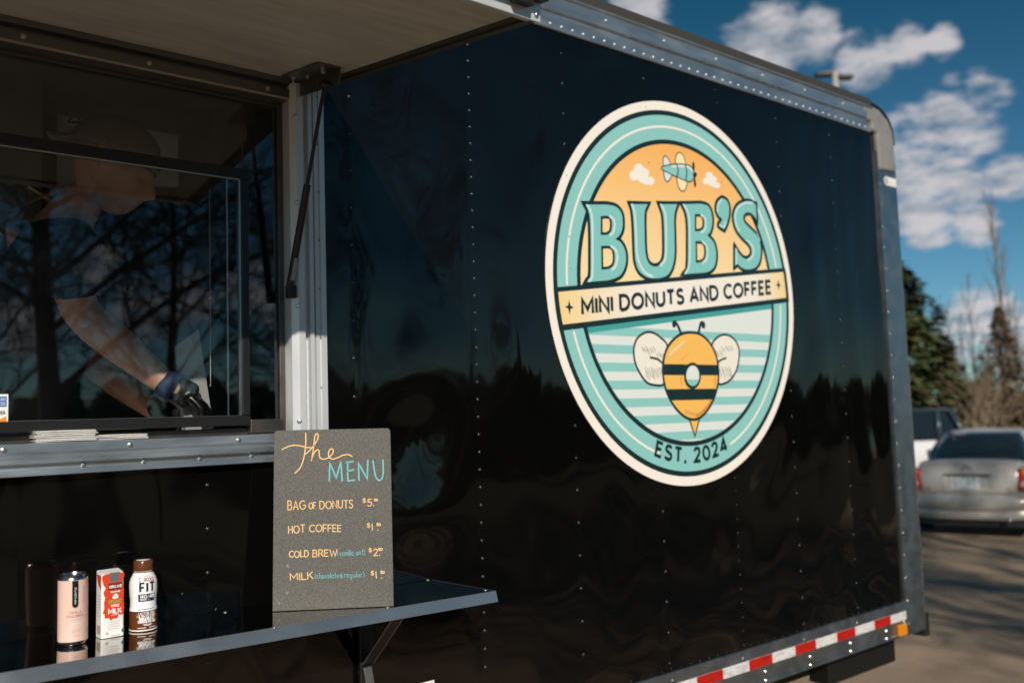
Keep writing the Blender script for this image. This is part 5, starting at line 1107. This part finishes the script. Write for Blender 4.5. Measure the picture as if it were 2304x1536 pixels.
hd2 = R(90 + 26)
SU = thing('white_suv', 'white sport utility vehicle with dark roof and windows parked behind the sedan', 'car', (18.5, 6.12, 0), hd2); local_root(SU)
mb = MB(); loft(mb, [(.0, .50, 1.18, .88), (.06, .40, 1.24, .96), (.3, .34, 1.27, 1.0), (1.5, .34, 1.23, 1.01), (3.4, .34, 1.18, 1.01), (4.3, .36, 1.12, .98), (4.75, .42, 1.0, .90), (4.9, .5, .85, .8)], 28, 4.5); mb.build('body', 'car_white', SU, smooth=50)
mb = MB(); cabin(mb, [(.10, .88, 1.22), (.4, .93, 1.22), (3.1, .92, 1.15), (3.7, .82, 1.12)], [(.38, .74, 1.72), (.6, .78, 1.74), (2.4, .77, 1.74), (2.75, .72, 1.70)]); mb.build('windows', 'car_glass', SU)
mb = MB(); loft(mb, [(.28, 1.66, 1.74, .74), (.5, 1.68, 1.79, .80), (1.5, 1.69, 1.80, .80), (2.5, 1.68, 1.78, .79), (2.85, 1.66, 1.72, .72)], 20, 3); mb.build('roof', 'car_dark', SU, smooth=50)
for s_ in (-1, 1):
    for (x0, x1) in ((.14, .40), (.60, .62), (1.75, 1.74)):
        mb = MB(); mb.tube([V(x0, s_ * .935, 1.22), V(x1, s_ * .785, 1.74)], .05, 6); mb.build('pillar', 'car_dark', SU, smooth=True)
    for x in (.40, 1.45):
        mb = MB(); mb.box((x, s_ * 1.0, 1.0), (x + .2, s_ * 1.035, 1.045)); mb.build('door_handle', 'black_trim', SU, bevel=.008)
    mb = MB(); mb.box((-.01, s_ * .78, .85), (.12, s_ * .965, 1.18)); mb.build('tail_light', 'lens_red', SU, bevel=.02)
    mb = MB(); mb.box((2.9, s_ * 1.0, 1.12), (3.1, s_ * 1.18, 1.30)); mb.build('wing_mirror', 'black_trim', SU, bevel=.03)
mb = MB(); loft(mb, [(-.05, .42, .66, .85), (.0, .38, .70, .96), (.3, .36, .68, 1.01)], 20, 4); mb.build('rear_bumper', 'black_trim', SU, smooth=50)
wheels(SU, (.95, 3.85), .9, .38)

# ------------------------------------------------------------------ lamp post
p0 = dp(1884, 260, 26); LP = thing('lamp_post', 'tall parking lot lamp post with two flat dark lamp heads above the trailer roof', 'lamp post', (p0.x, p0.y, 0))
M['pole'] = mat('pole_paint', (.36, .33, .28), .6); M['lamp_dk'] = mat('lamp_bronze', (.03, .03, .028), .5)
zt = dp(1883, 160, 26).z; b_ = V(p0.x, p0.y, 0)
mb = MB(); mb.tube([b_, b_ + V(0, 0, zt)], [.13, .085], 12); mb.build('pole', 'pole', LP, smooth=True)
mb = MB(); mb.lathe(b_, [(.3, 0), (.3, .6), (.26, .7), (.1, .72)], 16); mb.build('footing', 'pole', LP, smooth=40)
rt = V(cr.x, cr.y, 0).normalized(); fw_ = V(-rt.y, rt.x, 0)
for s_, dz, ln in ((-1, -.05, .56), (1, -.15, .50)):
    mb = MB(); c = b_ + V(0, 0, zt + dz); a = c + rt * (s_ * .08); e = c + rt * (s_ * ln)
    mb.hexa([a - fw_ * .16 + V(0, 0, -.05), e - fw_ * .16 + V(0, 0, -.06), e + fw_ * .16 + V(0, 0, -.06), a + fw_ * .16 + V(0, 0, -.05), a - fw_ * .14 + V(0, 0, .07), e - fw_ * .12 + V(0, 0, .03), e + fw_ * .12 + V(0, 0, .03), a + fw_ * .14 + V(0, 0, .07)])
    mb.build('lamp_head', 'lamp_dk', LP, bevel=.02)

# ------------------------------------------------------------------ trees
M['needle'] = mat('conifer_green', (.040, .058, .016), .7, var=(1.3, (.085, .085, .022), .38, .66)); M['needle_dk'] = mat('dark_conifer', (.016, .030, .016), .7, var=(1.1, (.03, .045, .02), .4, .65)); M['bark'] = mat('bark', (.085, .062, .045), .9, var=(12, (.05, .038, .03), .4, .65), stretch=(1, 1, .25)); M['bark_pale'] = mat('pale_bark', (.24, .18, .12), .9, var=(9, (.15, .11, .075), .4, .65), stretch=(1, 1, .25)); M['twig_brown'] = mat('brown_twigs', (.19, .125, .07), .9, var=(2, (.10, .066, .04), .4, .65)); M['twig_grey'] = mat('grey_twigs', (.15, .12, .10), .9)
def conifer(name, label, loc, h, rmax, n, seed, crown_mat, group=None, low=.04, pw=.85, size=.34):
    t = thing(name, label, 'tree', loc, 0, group); local_root(t); rnd = random.Random(seed)
    mb = MB(); mb.tube([V(0, 0, 0), V(.03, .02, h * .5), V(0, 0, h * .98)], [h * .018 + .05, h * .011 + .02, .015], 10); mb.build('trunk', 'bark', t, smooth=True)
    mb = MB(); ph = [rnd.uniform(0, 6.28) for _ in range(6)]
    for i in range(n):
        u = rnd.random() ** 1.35; z = h * (low + (1 - low) * u); a = rnd.uniform(0, 2 * PI)
        lump = 1 + .20 * math.sin(3 * a + ph[0] + 9 * u) + .16 * math.sin(5 * a + ph[1] - 17 * u) + .14 * math.sin(23 * u + ph[2] + 2 * a)
        rr = rmax * ((1 - u) ** pw * .97 + .03) * lump * (1 - .15 * max(0, .12 - u) / .12); q = rnd.random(); r_ = rr * (1 - .55 * q * q)
        d = V(math.cos(a), math.sin(a), 0); c = d * r_ + V(0, 0, z - .10 * r_ + rnd.uniform(-.1, .1)); s_ = size * rnd.uniform(.6, 1.25) * (.55 + .6 * (1 - u))
        out = (d + V(rnd.uniform(-.5, .5), rnd.uniform(-.5, .5), rnd.uniform(-.5, .35))).normalized(); sd = out.cross(V(rnd.uniform(-.3, .3), rnd.uniform(-.3, .3), 1)).normalized(); up = out.cross(sd)
        mb.add([c - sd * s_ * .30 - out * s_ * .3, c - sd * s_ * .42 + out * s_ * .25 - up * s_ * .08, c + out * s_ * .8 + up * s_ * .05, c + sd * s_ * .42 + out * s_ * .25 - up * s_ * .08, c + sd * s_ * .30 - out * s_ * .3], [(0, 1, 2, 3, 4)])
    mb.build('crown', crown_mat, t); return t
def bare(name, label, loc, h, seed, m_trunk, m_twig, spread=.75, limbs=11, fork=.18, kids=(7, 7, 5), r0=.16, droop=0, group=None, fast=False, limb_len=.5, tmin=.007, wig=.05, lr=.5):
    t = thing(name, label, 'tree', loc, 0, group); local_root(t); rnd = random.Random(seed); tr = MB(); tw = MB()
    def stick(mb, p, d, L, r_, n, segs, wig):
        pts = [p.copy()]; rad = [r_]
        for i in range(segs):
            d = (d + V(rnd.uniform(-wig, wig), rnd.uniform(-wig, wig), rnd.uniform(-wig, wig) + droop)).normalized(); p = p + d * L / segs; pts.append(p.copy()); rad.append(r_ * (1 - .72 * (i + 1) / segs))
        mb.tube(pts, rad, n, caps=False); return pts, rad, d
    trunk, trad, _ = stick(tr, V(0, 0, 0), V(0, 0, 1), h * .9, r0, 12, 9, wig if spread > .3 else .012)
    def child(pts, rad, lvl, L, lo):
        if lvl >= len(kids): return
        for k in range(kids[lvl]):
            u = lo + (1 - lo) * (k + rnd.random()) / kids[lvl]; i = min(int(u * (len(pts) - 1)), len(pts) - 2); f = u * (len(pts) - 1) - i
            p = pts[i].lerp(pts[i + 1], f); ax = (pts[i + 1] - pts[i]).normalized(); o = ax.orthogonal().normalized(); o.rotate(Matrix.Rotation(rnd.uniform(0, 2 * PI), 3, ax))
            d = (ax * (1 - spread * .55) + o * spread * rnd.uniform(.6, 1.2)).normalized(); l = L * rnd.uniform(.6, 1.1) * (1 - .35 * u)
            q, qr, _ = stick(tr if lvl == 0 else tw, p, d, l, max(rad[i] * .55, tmin), 7 if lvl == 0 else 4 if lvl == 1 else 3, 6 if lvl < 2 else 3, .16 if spread > .3 else .07)
            child(q, qr, lvl + 1, l * .5, .15)
    for k in range(limbs):
        u = fork + (1 - fork) * (k + rnd.random() * .6) / limbs; i = min(int(u * 9), 8); p = trunk[i].lerp(trunk[i + 1], u * 9 - i); a = k * 2.4 + rnd.uniform(-.4, .4)
        d = (V(math.cos(a) * spread, math.sin(a) * spread, 1 - spread * .45)).normalized(); l = h * limb_len * (1.05 - .7 * u) * rnd.uniform(.85, 1.15)
        q, qr, _ = stick(tr, p, d, l, trad[i] * lr, 8, 8, .13 if spread > .3 else .05); child(q, qr, 0, l * .5, .2)
    tr.build('trunk', m_trunk, t, smooth=True); tw.build('twigs', m_twig, t, kind='stuff'); return t
g_ = dp(2012, 980, 36); conifer('conifer', 'broad green conifer behind the white vehicle at the trailer\'s rear corner', (g_.x, g_.y, 0), 7.9, 3.55, 9500, 5, 'needle', pw=.74, size=.5)
g_ = dp(2262, 970, 42); g_ = dp(2280, 970, 42); bare('poplar_tree', 'tall narrow leafless poplar with upright branches above the sedan', (g_.x, g_.y, 0), 12.2, 3, 'bark_pale', 'twig_brown', spread=.17, limbs=24, fork=.06, kids=(7, 5), r0=.095, limb_len=.24, lr=.38, tmin=.006)
for i, (px, pt, d, sd) in enumerate(((2204, 590, 52, 11), (2128, 655, 60, 12), (2150, 660, 62, 13), (2300, 640, 50, 14), (2174, 680, 58, 15))):
    g_ = dp(px, 960, d); h = dp(px, pt, d).z
    bare('poplar_tree', ['slender leafless poplar left of the tallest poplar', 'faint leafless poplar just right of the broad conifer', 'thin distant leafless poplar third from the conifer', 'leafless poplar at the right edge of the picture', 'small distant leafless poplar between the thin ones'][i], (g_.x, g_.y, 0), h, sd, 'twig_grey', 'twig_grey', spread=.22, limbs=14, fork=.12, kids=(6, 4), r0=.07, limb_len=.26, wig=.025, lr=.4, tmin=.009)
g_ = dp(2268, 985, 34); conifer('larch_tree', 'brown bare conical larch behind the sedan roof', (g_.x, g_.y, 0), dp(2268, 690, 34).z, 1.95, 4200, 8, 'twig_brown', pw=1.05, size=.26)
for i, (px, d, h, sd) in enumerate(((2196, 30, 2.9, 21), (2236, 31, 2.4, 22), (2178, 33, 2.6, 23))):
    g_ = dp(px, 985, d); bare('bare_shrub', ['tan leafless shrub with leaning stems left of the larch', 'low tan leafless shrub in front of the larch', 'small tan leafless shrub beside the broad conifer'][i], (g_.x, g_.y, 0), h, sd, 'bark_pale', 'twig_brown', spread=.5, limbs=16, fork=.03, kids=(6, 4), r0=.05, limb_len=.8)
# hedge along the far edge of the lot
mb = MB(); rnd = random.Random(9)
for i in range(5200):
    u = rnd.random(); a = R(20 + 70 * u); rr = 62 + rnd.uniform(-1.2, 1.2); z = rnd.random() ** .8 * (1.9 + .7 * math.sin(u * 47) + .4 * math.sin(u * 113)); c = V(rr * math.sin(a), rr * math.cos(a), z); s_ = rnd.uniform(.3, .7)
    d1 = V(rnd.uniform(-1, 1), rnd.uniform(-1, 1), rnd.uniform(-1, 1)).normalized(); d2 = d1.orthogonal().normalized(); mb.add([c - d1 * s_, c - d2 * s_ * .6, c + d1 * s_, c + d2 * s_ * .6], [(0, 1, 2, 3)])
hg = mb.build('far_hedge', 'twig_brown', kind='stuff')
# across the lot, behind the photographer: what the glass and the black wall mirror and what dapples the sun
bare('bare_tree', 'big leafless tree across the lot, mirrored in the serving window', (3.4, -12.3, 0), 12.5, 31, 'bark', 'bark', spread=.80, limbs=26, fork=.2, kids=(12, 9, 6), r0=.18, limb_len=.56, droop=.0, tmin=.009, lr=.36)
bare('bare_tree', 'second leafless tree across the lot, mirrored at the left of the serving window', (.6, -15.5, 0), 11.0, 37, 'bark', 'bark', spread=.60, limbs=20, fork=.1, kids=(9, 8, 5), r0=.12, lr=.4, limb_len=.48)
c1 = conifer('mirrored_conifer', 'dark conifer across the lot, mirrored in the trailer\'s black wall', (18.6, -21.5, 0), 5.6, 2.0, 2600, 41, 'needle_dk', group='conifers mirrored in the black wall', size=.5)
rnd = random.Random(77)
for i in range(26):
    x = -22 + i * 2.9 + rnd.uniform(-.8, .8); y = -31 + rnd.uniform(-3, 3)
    if x < 2: continue
    copy_thing(c1, (x, y, 0), rnd.uniform(0, 6), V(1.0, 1.0, .62) * rnd.uniform(.85, 1.1) if -6 < x < 15 else V(1, 1, .75) * rnd.uniform(.6, .85) if x < 22 else V(1.5, 1.5, .72) * rnd.uniform(.7, 1.0))
for i, (x, y, h, sd) in enumerate(((1.9, -13.6, 9.5, 51), (5.6, -14.5, 8.5, 53), (8.2, -13.4, 7.5, 57))):
    bare('bare_tree', ['slim leafless tree across the lot, mirrored beside the big trunk in the glass', 'slim leafless tree across the lot, mirrored at the middle of the serving window', 'small leafless tree across the lot, mirrored at the right of the serving window'][i], (x, y, 0), h, sd, 'bark', 'bark', spread=.62, limbs=20, fork=.12, kids=(9, 8, 5), r0=.11, limb_len=.46, lr=.4, tmin=.008)
mb = MB(); rnd = random.Random(19)
for i in range(7000):
    x = rnd.uniform(-45, 75); hh = 2.7 + .55 * math.sin(x * .9) + .4 * math.sin(x * 2.3 + 1) + .25 * math.sin(x * 5.1); c = V(x, -35 + rnd.uniform(-1.2, 1.2), hh * rnd.random() ** .75); s_ = rnd.uniform(.3, .65)
    d1 = V(rnd.uniform(-1, 1), rnd.uniform(-1, 1), rnd.uniform(-1, 1)).normalized(); d2 = d1.orthogonal().normalized(); mb.add([c - d1 * s_, c - d2 * s_ * .7, c + d1 * s_, c + d2 * s_ * .7], [(0, 1, 2, 3)])
mb.build('hedge', 'needle_dk', kind='stuff')
